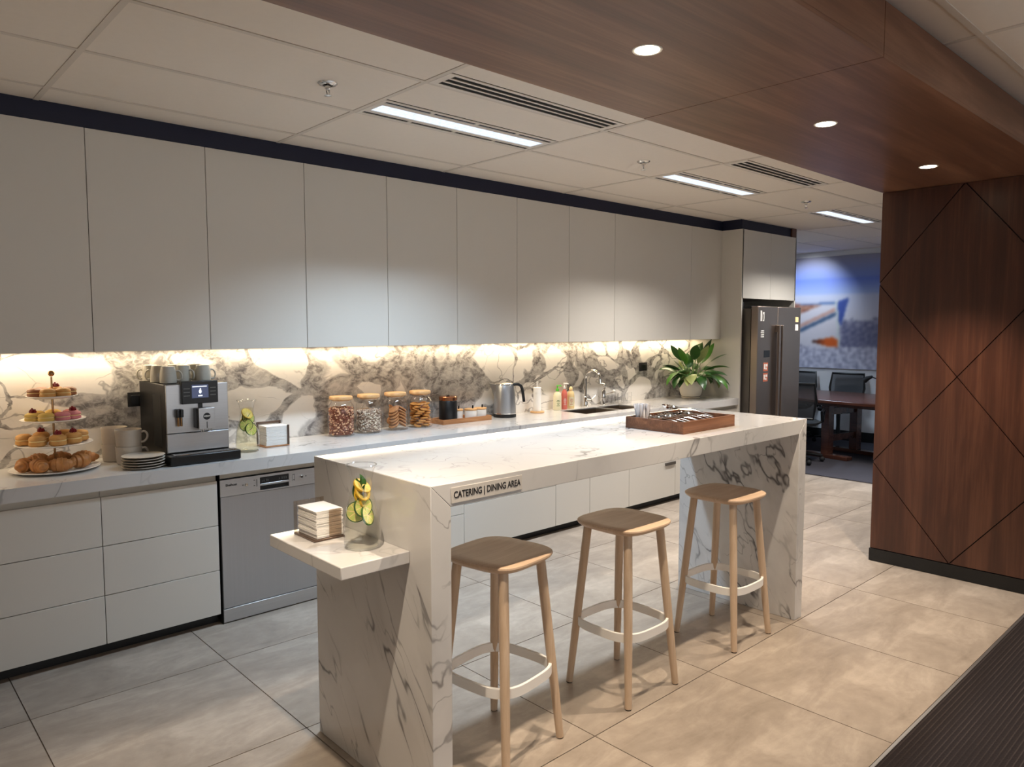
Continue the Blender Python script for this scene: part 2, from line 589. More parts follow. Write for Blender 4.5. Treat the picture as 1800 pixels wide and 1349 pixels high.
# ribbed carpet
k = NT('ribbed_carpet')
v = k.coords()
wv = k.n('ShaderNodeTexWave', wave_type='BANDS', bands_direction='Y')
wv.inputs['Scale'].default_value = 17
wv.inputs['Distortion'].default_value = 0.6
wv.inputs['Detail'].default_value = 2
wv.inputs['Detail Scale'].default_value = 6
k.l(v, wv.inputs['Vector'])
nf = k.noise(v, 260, 3)
nb = k.noise(k.coords((0.5, 3, 1)), 3, 2)
t = k.math('MULTIPLY', k.rng(wv.outputs['Fac'], 0.8, 0.98), k.rng(nb.outputs['Fac'], 0.3, 0.7, 0.15, 0.8))
col = k.mix(t, k.mix(nf.outputs['Fac'], lin((32, 27, 27)), lin((46, 40, 40))), lin((68, 60, 57)))
k.bump(k.math('ADD', wv.outputs['Fac'], nf.outputs['Fac']), 0.5, 0.004)
M['carpet'] = k.set(col, 0.95, 0, 0.1)
M['carpet_far'] = plain('far_carpet', (66, 64, 70), 0.95, var=0.2, scale=200, spec=0.1)


# ------------------------------------------------------------------ setting: floors
fl = MB().box(X0R, XCARP, YCARP, 4.6, -0.06, -0.004).build('floor', M['grout'])
tag(fl, 'beige concrete-look porcelain floor in large square tiles around the island', None, None, 'structure')
ex = [0.5215 + 0.8017 * i for i in range(-4, 12)]
ey = [YCARP + 0.006, 1.8247, 2.650, 3.4758, 4.30]
G = 0.0022
rnd = random.Random(3)
for i in range(len(ex) - 1):
    for j in range(4):
        a, b = max(ex[i], X0R), min(ex[i + 1], XCARP - 0.003)
        if b - a < 0.05:
            continue
        cx, cy = (a + b) / 2, (ey[j] + ey[j + 1]) / 2
        me = MB().box(a - cx + G, b - cx - G, ey[j] - cy + G, ey[j + 1] - cy - G, -0.02, 0).mesh('floor_tile', M['tile_f'], False)
        o = piece('floor_tile', me, (cx, cy, 0), fl)
cp = MB().box(X0R, XFAR, -4.0, YCARP - 0.008, -0.06, 0.002).build('floor_carpet', M['carpet'])
tag(cp, 'dark brown ribbed carpet along the front of the tiled floor', None, None, 'structure')
cp2 = MB().box(XCARP + 0.004, XFAR, YCARP - 0.008, 7.0, -0.06, 0.002).build('floor_meeting_room', M['carpet_far'])
tag(cp2, 'dark grey carpet under the meeting table', None, None, 'structure')
tr = MB().box(X0R, XCARP, YCARP - 0.008, YCARP + 0.004, -0.02, 0.003).build('trim_1', M['steel'])
tag(tr, 'thin metal edging strip between tiles and ribbed carpet', None, None, 'structure')

# walls
tag(MB().box(X0R, XF1 + 0.02, YWALL + 0.03, 4.62, 0, ZC + 0.05).build('wall_back', M['wall']), 'painted wall behind the kitchen cabinets', None, None, 'structure')
tag(MB().box(X0R - 0.1, X0R, -4.0, 4.62, 0, ZC + 0.05).build('wall_left', M['wall']), 'painted wall at the near end of the kitchen', None, None, 'structure')
tag(MB().box(X0R - 0.1, XFAR + 0.1, -4.1, -4.0, 0, ZC + 0.05).build('wall_front', M['wall']), 'painted office wall facing the kitchen', None, None, 'structure')
tag(MB().box(XFAR, XFAR + 0.1, -4.0, 7.0, 0, ZC + 0.05).build('wall_far', M['wall_far']), 'white far wall of the meeting room', None, None, 'structure')
tag(MB().box(7.92, XFAR, 7.0, 7.1, 0, ZC + 0.05).build('wall_right', M['wall_far']), 'side wall of the meeting room', None, None, 'structure')
tag(MB().box(7.84, 7.92, 4.62, 7.1, 0, ZC + 0.05).build('wall_partition', M['wall_far']), 'partition wall behind the fridge tower', None, None, 'structure')
tag(MB().box(XFAR - 0.015, XFAR, -4.0, 7.0, 0, 0.14).build('baseboard_far', M['matt_black']), 'black skirting board along the meeting room wall', None, None, 'structure')

# ceiling: lay-in tiles on exposed bars
ce = MB().box(X0R - 0.1, XFAR + 0.1, -4.1, 7.1, ZC + 0.021, ZC + 0.12).build('ceiling', M['backing'])
tag(ce, 'suspended ceiling of large off-white rectangular tiles', None, None, 'structure')
colx = [CX0 + 1.2 * i for i in range(-3, 10)]
rowy = [CY0 - 0.6 * i for i in range(-6, 14)]
HB = 0.012


def ctile(a, b, c, d):
    cx, cy = (a + b) / 2, (c + d) / 2
    piece('ceiling_tile', MB().box(a - cx + 0.0006, b - cx - 0.0006, c - cy + 0.0006, d - cy - 0.0006, 0.003, 0.02).mesh('ceiling_tile', M['tile_c'], False), (cx, cy, ZC), ce)


def cbar(x0, x1, y0, y1):
    cx, cy = (x0 + x1) / 2, (y0 + y1) / 2
    piece('ceiling_bar', MB().box(x0 - cx, x1 - cx, y0 - cy, y1 - cy, 0, 0.012).mesh('ceiling_bar', M['bar_c'], False), (cx, cy, ZC), ce)




def is_light_col(i, office=False):
    return round((colx[i] - CX0) / 1.2) in ((-1, 1, 3, 5) if office else (1, 3, 5))


for i in range(len(colx) - 1):
    a, b = max(colx[i], X0R), min(colx[i + 1], XFAR)
    if b - a < 0.05:
        continue
    for j in range(len(rowy) - 1):
        d, c = rowy[j], rowy[j + 1]
        if c >= CY0 - 0.01 and b < 7.9 and c > CY0 + 0.05:
            continue
        if d < 1.0 and d < -3.9:
            continue
        c, d = max(c, -4.0), min(d, 7.0 if a > 7.8 else 4.6)
        r = round((CY0 - rowy[j]) / 0.6)
        if r == 1 and is_light_col(i):
            ctile(a + HB, b - HB, c + HB, 3.018 - 0.002)
        elif r == 2 and is_light_col(i) and b < 6.5:
            ctile(a + HB, b - HB, c + HB, 2.522)
        elif r == 9 and is_light_col(i, True) and a < 6:
            ctile(a + HB, b - HB, -1.23, d - HB)
            if c + HB < -1.502:
                ctile(a + HB, b - HB, c + HB, -1.502)
        elif r == -2 and a > 7.9 and is_light_col(i - 1):
            ctile(a + HB, b - HB, c + HB, d - HB)
        else:
            ctile(a + HB, b - HB, c + HB, d - HB)
        if d - c > 0.05:
            cbar(a + HB, b - HB, rowy[j + 1] - HB, rowy[j + 1] + HB)
for x in colx:
    if X0R < x < XFAR:
        cbar(x - HB, x + HB, -4.0, 7.0 if x > 7.85 else 4.6)

# ------------------------------------------------------------------ timber portal: bulkhead and diamond panelled end wall
bk = MB().box(X0R + 0.01, XWOOD + 0.3, YW2 + 0.012, YW1 - 0.012, ZW + 0.014, ZC + 0.004).build('bulkhead', M['gap'])
tag(bk, 'dark walnut ceiling bulkhead with downlights running above the island', 'bulkhead')
segs = [X0R + 0.01, 0.024, XSEAM, XWOOD + 0.3]
for i in range(3):
    a, b = segs[i] + 0.002, segs[i + 1] - 0.002
    for nm, bx in (('soffit_panel', (a, b, YW2, YW1, ZW, ZW + 0.014)), ('face_panel', (a, b, YW2, YW2 + 0.012, ZW + 0.0145, ZC)),
                   ('face_panel', (a, b, YW1 - 0.012, YW1, ZW + 0.0145, ZC))):
        MB().box(*bx).build(nm, M['walnut_x'], bk)
wd = MB().box(XWOOD + 0.016, XWOOD + 0.3, YW2 + 0.004, YW1 - 0.004, 0, ZW - 0.002).build('wall_timber', M['gap'])
tag(wd, 'dark walnut end wall with diamond groove pattern below the bulkhead', None, None, 'structure')
YM, ZL, ZQ, ZMID, ZTQ = 1.5, 0.088, 0.686, 1.287, 1.888
A_, B_ = YW1, YW2
polys = [[(YM, ZW), (A_, ZTQ), (YM, ZMID), (B_, ZTQ)], [(YM, ZMID), (A_, ZQ), (YM, ZL), (B_, ZQ)],
         [(A_, ZW), (A_, ZTQ), (YM, ZW)], [(B_, ZTQ), (B_, ZW), (YM, ZW)],
         [(A_, ZTQ), (A_, ZQ), (YM, ZMID)], [(B_, ZQ), (B_, ZTQ), (YM, ZMID)],
         [(A_, ZQ), (A_, ZL), (YM, ZL)], [(B_, ZL), (B_, ZQ), (YM, ZL)]]


def inset(poly, d):
    n = len(poly)
    cx, cy = sum(p[0] for p in poly) / n, sum(p[1] for p in poly) / n
    L = []
    for i in range(n):
        p, q = Vector(poly[i]), Vector(poly[(i + 1) % n])
        e = (q - p).normalized()
        nn = Vector((-e.y, e.x))
        if nn.dot(Vector((cx, cy)) - p) < 0:
            nn = -nn
        L.append((p + nn * d, e))
    out = []
    for i in range(n):
        p, e = L[i - 1]
        q, g = L[i]
        den = e.x * g.y - e.y * g.x
        t = ((q.x - p.x) * g.y - (q.y - p.y) * g.x) / den
        out.append(tuple(p + e * t))
    return out


for pl in polys:
    q = inset(pl, 0.003)
    MB().rings([[(XWOOD + 0.016, y, z) for y, z in q], [(XWOOD, y, z) for y, z in q]]).build('timber_panel', M['walnut_z'], wd, smooth=False)
tag(MB().box(XWOOD - 0.006, XWOOD + 0.3, YW2, YW1 + 0.002, 0.003, ZL - 0.002).build('baseboard_timber', M['kick']), 'black skirting at the foot of the walnut end wall', None, None, 'structure')


# ------------------------------------------------------------------ lamps of the place, and fill lights added out of view
def area(name, parent, loc, sx, sy, power, color, spread=180, rot=(0, 0, 0)):
    d = bpy.data.lights.new(name, 'AREA')
    d.shape = 'RECTANGLE'
    d.size, d.size_y = sx, sy
    d.energy = power
    d.color = color
    d.spread = radians(spread)
    o = bpy.data.objects.new(name, d)
    COL.objects.link(o)
    o.location = loc
    o.rotation_euler = rot
    o.parent = parent
    return o


DL_LENS = emit('downlight_lens', (1.0, 0.86, 0.62), 14)
dl_labels = {0.697: 'round recessed downlight in bulkhead nearest the camera', 1.977: 'largest-looking round downlight in the walnut bulkhead',
             3.257: 'middle round downlight of the walnut bulkhead', 4.532: 'round downlight closest to the diamond panelled wall'}
for x, lb in dl_labels.items():
    t = thing('downlight', lb, 'downlight', (x, 1.50, ZW), 0, 'downlights in the walnut bulkhead')
    MB().lathe([(0.040, -0.001), (0.047, -0.003), (0.049, -0.0005), (0.049, 0.001)], 32).build('trim_ring', M['fixture'], t)
    MB().lathe([(0.0395, -0.0022), (0.0395, 0.0005)], 32).build('lens', DL_LENS, t)
    d = bpy.data.lights.new('downlight_lamp', 'SPOT')
    d.energy = SPOT_W
    d.color = WARM
    d.spot_size = radians(84)
    d.spot_blend = 0.55
    d.shadow_soft_size = 0.020
    o = bpy.data.objects.new('downlight_lamp', d)
    COL.objects.link(o)
    o.parent = t
    o.location = (0, 0, -0.012)

DIFF = emit('prismatic_diffuser', (0.72, 0.82, 1.0), 1.3, 0.6, 60)


def unseen_fill(n, x0, x1):
    # added fill light unseen behind the camera, built like glazed windows: frame, sheet, lamp
    w = MB()
    for q in ((x0, x0 + 0.05, 0.9, 2.45), (x1 - 0.05, x1, 0.9, 2.45), (x0, x1, 0.85, 0.9), (x0, x1, 2.45, 2.5), ((x0 + x1) / 2 - 0.02, (x0 + x1) / 2 + 0.02, 0.9, 2.45)):
        w.box(q[0], q[1], -3.999, -3.95, q[2], q[3])
    o = tag(w.build('fill_panel_%d' % n, M['fixture']), 'white framed glowing fill panel added unseen behind the camera, number %d along the wall' % n, None, None, 'structure')
    MB().box(x0 + 0.05, x1 - 0.05, -3.998, -3.99, 0.9, 2.45).build('fill_pane', emit('fill_glow', (0.95, 0.97, 1.0), 1.5), o)
    area('fill_lamp', o, ((x0 + x1) / 2, -3.94, 1.675), x1 - x0 - 0.1, 1.5, PANEL_FILL_W, (1.0, 0.94, 0.87), 180, (radians(90), 0, 0))


for n_, x_ in enumerate((-1.6, 1.0, 3.6)):
    unseen_fill(n_ + 1, x_, x_ + 2.2)


def troffer(x, y, power, color, label, office=False):
    # 1200 x 270 mm fixture: lamp strip between two rows of four air slots; local origin at its corner
    t = thing('ceiling_light', label, 'ceiling light', (x, y, ZC), 0, 'recessed strip lights in the tiled ceiling')
    L, D = 1.176, 0.268
    b = MB()
    b.box(0.012, L, 0, 0.022, -0.001, 0.002)
    b.box(0.012, L, 0.046, 0.080, -0.001, 0.002)
    b.box(0.012, L, 0.190, 0.222, -0.001, 0.002)
    b.box(0.012, L, 0.246, D, -0.001, 0.002)
    b.box(0.012, 0.045, 0.08, 0.19, -0.001, 0.002)
    b.box(L - 0.033, L, 0.08, 0.19, -0.001, 0.002)
    for y0 in (0.022, 0.222):
        for q in (0.012, 0.30, 0.59, 0.88, L - 0.02):
            b.box(q, q + 0.02, y0, y0 + 0.024, -0.001, 0.002)
    b.build('frame', M['fixture'], t)
    for y0 in (0.022, 0.222):
        for q0, q1 in ((0.032, 0.30), (0.32, 0.59), (0.61, 0.88), (0.90, L - 0.02)):
            MB().box(q0, q1, y0, y0 + 0.024, 0.0022, 0.014).build('air_slot', M['slot'], t)
    MB().box(0.045, L - 0.033, 0.08, 0.19, 0.0022, 0.016).build('diffuser', DIFF, t)
    area('strip_lamp', t, (L / 2, 0.135, -0.003), 1.08, 0.10, power, color, 112)
    return t


troffer(1.969, 3.02, TROFFER_W, COOL, 'large ceiling strip light next to the nearer air grille')
troffer(4.369, 3.02, TROFFER_W, NEUTRAL, 'middle ceiling strip light beside the farther air grille')
troffer(6.769, 3.02, TROFFER_W, NEUTRAL, 'small-looking ceiling strip light beside the walnut end wall')
for n_, x in enumerate((-0.431, 1.969, 4.369)):  # strip lights out of view on the office side, added for fill
    troffer(x, -1.50, OFFICE_FILL_W, NEUTRAL, ('first', 'second', 'third')[n_] + ' unseen office ceiling strip light added for fill')
troffer(7.969, 4.75, FAR_W, COOL, 'meeting room ceiling strip light half hidden by fridge tower')
troffer(9.169, 1.75, FAR_W, COOL, 'meeting room ceiling strip light above the table end')


def grille(x, y, label):
    t = thing('air_grille', label, 'air vent', (x, y, ZC), 0, 'linear air grilles in the tiled ceiling')
    L, D = 1.176, 0.158
    b = MB()
    b.box(0.012, L, 0, 0.020, -0.001, 0.002)
    b.box(0.012, L, D - 0.020, D, -0.001, 0.002)
    b.box(0.012, 0.05, 0.020, D - 0.020, -0.001, 0.002)
    b.box(L - 0.038, L, 0.020, D - 0.020, -0.001, 0.002)
    b.build('frame', M['fixture'], t)
    MB().box(0.05, L - 0.038, 0.020, D - 0.020, 0.003, 0.016).build('plenum', M['slot'], t)
    for q in (0.0495, 0.0945):
        MB().box(0.05, L - 0.038, q, q + 0.014, -0.001, 0.002).build('blade', M['fixture'], t)


grille(1.969, 2.524, 'larger black-slotted linear air grille beside the bulkhead')
grille(4.369, 2.524, 'smaller-looking linear air grille farther along the bulkhead')

for (x, y), lb in (((1.665, 2.995), 'chrome fire sprinkler left of the large strip light'), ((3.93, 3.0), 'chrome fire sprinkler between the two strip lights'),
                   ((6.19, 3.0), 'chrome fire sprinkler farthest along the ceiling')):
    t = thing('fire_sprinkler', lb, 'sprinkler', (x, y, ZC), 0.6, 'ceiling fire sprinklers')
    MB().lathe([(0.043, 0.004), (0.043, 0.001), (0.036, -0.006), (0.022, -0.008), (0.022, 0.0)], 24).build('escutcheon', M['chrome'], t)
    b = MB().lathe([(0.013, -0.008), (0.013, -0.022), (0.007, -0.026)], 12)
    for s in (-1, 1):
        b.tube([(s * 0.010, 0, -0.022), (s * 0.014, 0, -0.034), (s * 0.004, 0, -0.050)], 0.0028, 6)
    b.build('body', M['chrome'], t)
    MB().lathe([(0.016, -0.050), (0.017, -0.052), (0.004, -0.055)], 12).build('deflector', M['chrome'], t)

# ------------------------------------------------------------------ kitchen run: splashback, wall cabinets, strip
sp = MB().box(X0R + 0.02, XF0 - 0.001, YWALL, YWALL + 0.02, ZT + 0.0005, ZUB + 0.02).build('splashback', M['splash'])
tag(sp, 'polished marble splashback with heavy grey veins below wall cabinets', 'splashback')

seams = [UX0 + UW * i for i in (-5, -4, -3, -2, -1, 0, 1, 2, 3, 4, 5, 6, 7, 9)] + [XF0 - 0.002]
ulabels = ['end of run, nearest the camera wall', 'second from the near wall', 'third from the near wall', 'just left of the frame edge',
           'leftmost, above the cake stand', 'above the stoneware mugs and coffee machine', 'above the glass water carafe and napkins',
           'above the granola jars', 'above the cookie jars', 'above the tray with black canister', 'above the steel kettle',
           'above the paper towel holder', 'double width, above the sink tap', 'narrow, last before fridge tower above the plant']
for i in range(len(seams) - 1):
    a, b = seams[i], seams[i + 1]
    if a < X0R:
        a = X0R + 0.02
    u = thing('wall_cabinet', 'pale greige handleless wall cabinet, ' + ulabels[i], 'cabinet', (a, YU, ZUB), 0, 'wall cabinets of the kitchen run')
    w = b - a
    MB().box(0.001, w - 0.001, 0.021, YWALL - YU - 0.001, 0.004, ZUT - ZUB).build('body', M['carcass'], u)
    MB().box(0.0014, w - 0.0014, 0, 0.019, 0, ZUT - ZUB).build('door', M['door'], u, bevel=0.0012, seg=1)
tag(MB().box(X0R + 0.01, XF0 + 0.02, YU + 0.02, YWALL + 0.02, ZUT + 0.001, ZC + 0.004).build('trim_2', M['navy']), 'navy-black shadow strip between wall cabinets and ceiling', None, None, 'structure')
tag(MB().box(XF0 + 0.021, XF1 - 0.10, YB - 0.005, YWALL + 0.02, ZUT + 0.001, ZC + 0.004).build('trim_3', M['navy']), 'navy-black shadow strip above the fridge tower', None, None, 'structure')
LEDM = emit('led_diffuser', (1.0, 0.8, 0.5), 3.0)
ld = thing('led_strip', 'warm glowing light strip under the wall cabinets', 'light strip', (2.4, 4.425, ZUB))
MB().box(-4.3, 4.28, -0.014, 0.014, -0.008, -0.0005).build('diffuser', LEDM, ld)
area('led_lamp', ld, (0, 0, -0.010), 8.5, 0.018, LED_W, LEDC, 180)

# ------------------------------------------------------------------ base cabinets and appliances
KICKY = 3.969


def base_unit(a, b, label, rows, ztop=0.818):
    u = thing('base_cabinet', label, 'cabinet', (a, YB, 0), 0, 'base cabinets of the kitchen run')
    w = b - a
    MB().box(0.001, w - 0.001, 0.02, YWALL - YB, 0.062, ztop).build('body', M['carcass'], u)
    MB().box(0, w, KICKY - YB, KICKY - YB + 0.02, 0.0005, 0.061).build('kickboard', M['kick'], u)
    for z0, z1 in rows:
        MB().box(0.0016, w - 0.0016, 0, 0.019, z0 + 0.0016, z1 - 0.0016).build('drawer_front' if len(rows) > 1 else 'door', M['door'], u, bevel=0.0012, seg=1)
    return u


R3 = ((0.060, 0.3024), (0.3024, 0.5462), (0.5462, 0.7885))
R1 = ((0.060, 0.7885),)
base_unit(-1.98, -0.755, 'pale greige base cabinet at the near end wall', R1)
base_unit(-0.755, -0.198, 'pale greige drawer unit nearest the camera, out to the left', R3)
base_unit(-0.198, 0.360, 'pale greige drawer unit left of the cake stand', R3)
base_unit(0.360, 0.917, 'pale greige three-drawer unit below the cake stand', R3)
base_unit(0.917, 1.4745, 'pale greige three-drawer unit left of the dishwasher', R3)
base_unit(2.094, 3.157, 'pale greige drawer unit right of the dishwasher, behind the island', ((0.060, 0.318), (0.318, 0.7885)))
base_unit(3.157, 4.069, 'widest pale greige base cabinet seen under the island top', ((0.060, 0.379), (0.379, 0.7885)))
base_unit(4.069, 4.467, 'narrow pale greige base cabinet left of the sink', R1)
base_unit(4.467, 4.975, 'pale greige base cabinet under the sink, left door', R1, 0.68)
base_unit(4.975, 5.65, 'pale greige base cabinet under the sink, right door', R1, 0.68)
MB().box(0.515, 0.668, -0.012, -0.0002, 0.350, 0.376).build('handle', M['fridge_side'], [o for o in COL.objects if o.get('label', '').endswith('sink, right door')][0], bevel=0.002)
base_unit(5.65, XF0 - 0.001, 'pale greige base cabinet beside the fridge tower', R1)

# worktop with sink cut-out
SX0, SX1, SY0, SY1 = 4.56, 5.36, 4.035, 4.345
wt = MB()
wt.box(X0R + 0.02, SX0, YC, YWALL - 0.0005, ZTB, ZT)
wt.box(SX1, XF0 - 0.001, YC, YWALL - 0.0005, ZTB, ZT)
wt.box(SX0, SX1, YC, SY0, ZTB, ZT)
wt.box(SX0, SX1, SY1, YWALL - 0.0005, ZTB, ZT)
wto = wt.build('worktop', M['worktop'])
tag(wto, 'long white marble worktop with soft grey veins along the wall', 'worktop')

# dishwasher
dw = thing('dishwasher', 'brushed steel dishwasher with control panel between base cabinets', 'dishwasher', (1.484, YB, 0))
DWW = 0.606
MB().box(0.004, DWW - 0.004, 0.022, 0.55, 0.03, 0.80).build('body', M['black'], dw)
MB().box(0.004, DWW - 0.004, 0.0, 0.021, 0.082, 0.695).build('door', M['steel_v'], dw, bevel=0.003)
pn = MB()
px0, px1, pz0, pz1 = 0.222, 0.392, 0.703, 0.775
pn.box(0.002, px0, -0.006, 0.021, 0.697, 0.788)
pn.box(px1, DWW - 0.002, -0.006, 0.021, 0.697, 0.788)
pn.box(px0, px1, -0.006, 0.021, 0.697, pz0)
pn.box(px0, px1, -0.006, 0.021, pz1, 0.788)
cpn = pn.build('control_panel', M['steel'], dw)
MB().box(px0, px1, -0.005, 0.018, 0.739, pz1).build('display', M['black'], cpn)
MB().box(px0, px1, -0.0062, 0.014, 0.727, 0.739).build('grip_bar', M['steel'], cpn, bevel=0.002)
MB().box(px0, px1, 0.010, 0.018, pz0, 0.727).build('grip_recess', M['black'], cpn)
for q in (0.145, 0.468):
    MB().lathe([(0.010, 0), (0.010, 0.005), (0.007, 0.008)], 16).build('button', M['chrome'], cpn)
    bpy.context.scene.collection.objects[-1].location = (q, -0.006, 0.746)
    bpy.context.scene.collection.objects[-1].rotation_euler = (radians(90), 0, 0)
text('maker_name', 'Ekelhost', 0.018, M['print_dark'], cpn, (0.062, -0.0068, 0.757), (radians(90), 0, 0), bold=0.0004)
b = MB()
for q in (0.200, 0.205, 0.412, 0.425):
    b.box(q, q + 0.002, -0.0068, -0.006, 0.728, 0.768)
for q, z in ((0.186, 0.762), (0.186, 0.732), (0.418, 0.762), (0.418, 0.732), (0.122, 0.744), (0.492, 0.744)):
    b.box(q, q + 0.008, -0.0068, -0.006, z, z + 0.005)
b.build('printed_marks', M['print_grey'], cpn)
b = MB()
for q in (0.012, 0.022, 0.038, 0.046, 0.112, 0.128, 0.140, 0.152):
    b.box(px0 + q, px0 + q + 0.004, -0.0056, -0.005, 0.750, 0.750 + 0.006 + 0.010 * ((q * 1000) % 3) / 3)
b.build('display_symbols', M['print_grey'], cpn)
MB().box(0.004, DWW - 0.004, 0.0, 0.02, 0.006, 0.079).build('plinth', M['steel'], dw, bevel=0.002)
MB().box(0.0, 0.0035, 0.0, 0.05, 0.0, 0.82).build('side_gap_trim', M['black'], dw)
MB().box(0.0, DWW, 0.004, 0.022, 0.795, 0.819).build('top_filler', M['carcass'], dw)

# fridge tower: side panels and cabinet above
ft = thing('fridge_tower_cabinet', 'tall greige cabinet surround with two doors above the fridge', 'cabinet', (XF0, 3.8825, 0))
TW, TD = XF1 - XF0, YWALL - 3.8825 + 0.015
MB().box(0, 0.02, 0, TD, 0.0005, ZUT).build('side_panel', M['door'], ft)
MB().box(TW - 0.02, TW, 0, TD, 0.0005, ZUT).build('side_panel', M['door'], ft)
MB().box(TW - 0.10, TW, 0.004, TD, ZUT + 0.001, ZC + 0.004).build('end_filler', M['walnut_z'], ft)
MB().box(0.021, TW - 0.021, 0.021, TD, 1.893, ZUT).build('body', M['carcass'], ft)
MB().box(0.021, TW - 0.021, TD - 0.01, TD, 0.0005, 1.892).build('back_panel', M['gap'], ft)
XM = 0.5 * TW + 0.01
MB().box(0.003, XM - 0.0015, 0, 0.0195, 1.889, ZUT - 0.001).build('door', M['door'], ft, bevel=0.0012, seg=1)
MB().box(XM + 0.0015, TW - 0.003, 0, 0.0195, 1.889, ZUT - 0.001).build('door', M['door'], ft, bevel=0.0012, seg=1)
ft.children[0].location = (-0.0, 0.02, 0)

fr = thing('fridge', 'dark brushed steel side-by-side fridge with long centre handles', 'fridge', (6.736, 3.72, 0))
FWD = 0.895
MB().box(0.012, FWD - 0.012, 0.085, 0.70, 0.02, 1.785).build('body', M['fridge_side'], fr)
MB().box(0.02, FWD - 0.02, 0.09, 0.68, 0.0, 0.02).build('foot_plinth', M['black'], fr)
xs = 0.40
d1 = MB().box(0, xs - 0.003, 0, 0.075, 0.05, 1.808).build('freezer_door', M['fridge'], fr, bevel=0.006)
d2 = MB().box(xs + 0.003, FWD, 0, 0.075, 0.05, 1.808).build('fridge_door', M['fridge'], fr, bevel=0.006)
MB().box(0.0, 0.13, 0.08, 0.16, 1.79, 1.812).build('hinge_cover', M['black'], fr)
for par, q in ((d1, xs - 0.052), (d2, xs + 0.018)):
    h = MB().box(q, q + 0.034, -0.048, -0.028, 0.60, 1.62)
    h.box(q, q + 0.034, -0.03, 0.001, 1.55, 1.62)
    h.box(q, q + 0.034, -0.03, 0.001, 0.60, 0.66)
    h.build('handle', M['fridge'], par, bevel=0.003)
MB().box(0.130, 0.245, -0.0015, 0.001, 1.298, 1.368).build('display', M['black'], d1)
for z in (1.16, 1.055):
    s = MB().box(0.125, 0.215, -0.0015, 0.001, z, z + 0.085).build('warning_sticker', M['print_orange'], d1)
    MB().box(0.135, 0.160, -0.0022, -0.0015, z + 0.02, z + 0.07).box(0.168, 0.205, -0.0022, -0.0015, z + 0.045, z + 0.07).box(0.168, 0.19, -0.0022, -0.0015, z + 0.015, z + 0.035).build('sticker_print', M['print_white'], s)
b = MB().box(0.045, 0.075, -0.0015, 0.001, 1.66, 1.765)
b.box(0.09, 0.122, -0.0015, 0.001, 1.73, 1.75).box(0.09, 0.098, -0.0015, 0.001, 1.67, 1.73).box(0.114, 0.122, -0.0015, 0.001, 1.66, 1.73).box(0.09, 0.122, -0.0015, 0.001, 1.66, 1.675)
b.build('badge', M['print_white'], d1)
b = MB()
for z in (1.50, 1.52, 1.54, 1.56):
    b.box(0.06, 0.122, -0.0015, 0.001, z, z + 0.009)
b.build('printed_lines', M['print_white'], d1)
MB().box(0.775, 0.84, -0.0015, 0.001, 1.655, 1.705).build('energy_sticker', M['soap_yellow'], d2)
MB().box(0.775, 0.84, -0.0015, 0.001, 1.565, 1.630).build('note_sticker', M['print_white'], d2)

# sockets
for x0, x1, z0, z1, lb in ((1.205, 1.29, 1.16, 1.24, 'black square wall socket beside the coffee machine'), (5.83, 5.95, 1.172, 1.254, 'black square wall socket left of the plant')):
    t = thing('wall_socket', lb, 'socket', ((x0 + x1) / 2, YWALL, (z0 + z1) / 2), 0, 'black sockets on the splashback')
    w, hh = (x1 - x0) / 2, (z1 - z0) / 2
    MB().box(-w, w, -0.009, 0, -hh, hh).build('plate', M['matt_black'], t, bevel=0.002)
    MB().box(-w * 0.6, w * 0.6, -0.012, -0.009, -hh * 0.6, hh * 0.6).build('insert', M['black'], t, bevel=0.001)

# ------------------------------------------------------------------ island
isl = thing('island_counter', 'white marble waterfall island with thick top and side shelf', 'island', (IXL, IYF, 0))
IL, ID = IXR - IXL, IYB - IYF
T_ = 0.0805
def slab(poly, nm, mat):
    MB().rings([[(x, 0, z) for x, z in poly], [(x, ID, z) for x, z in poly]]).build(nm, mat, isl, bevel=0.0022, seg=2)


slab([(0, ZI), (T_, ZIS), (IL - T_, ZIS), (IL, ZI)], 'top', M['marble'])
slab([(0, 0.0005), (T_, 0.0005), (T_, ZIS - 0.0003), (0, ZI - 0.0003)], 'end_panel', M['marble_leg'])
slab([(IL - T_, 0.0005), (IL, 0.0005), (IL, ZI - 0.0003), (IL - T_, ZIS - 0.0003)], 'end_panel', M['marble_leg2'])
MB().box(-0.252, -0.0005, 1.953 - IYF, 2.445 - IYF, 0.835, 0.876).build('side_shelf', M['marble'], isl, bevel=0.003)
sg = thing('sign_plate', 'clear plate lettered CATERING | DINING AREA on island edge', 'sign', (1.586, IYF - 0.0005, 1.0645))
MB().box(-0.155, 0.155, -0.002, 0, -0.0255, 0.0255).build('plate', M['sign'], sg, bevel=0.0005, seg=1)
text('lettering', 'CATERING | DINING AREA', 0.0315, M['print_dark'], sg, (0, -0.0026, 0), (radians(90), 0, 0), bold=0.0004, sx=0.78)
# ------------------------------------------------------------------ bar stools
def superel(a, z, n=40, e=3.2, b=None):
    b = b or a
    out = []
    for i in range(n):
        t = 2 * pi * i / n
        c, s = cos(t), sin(t)
        out.append((a * (abs(c) ** (2 / e)) * (1 if c >= 0 else -1), b * (abs(s) ** (2 / e)) * (1 if s >= 0 else -1), z))
    return out


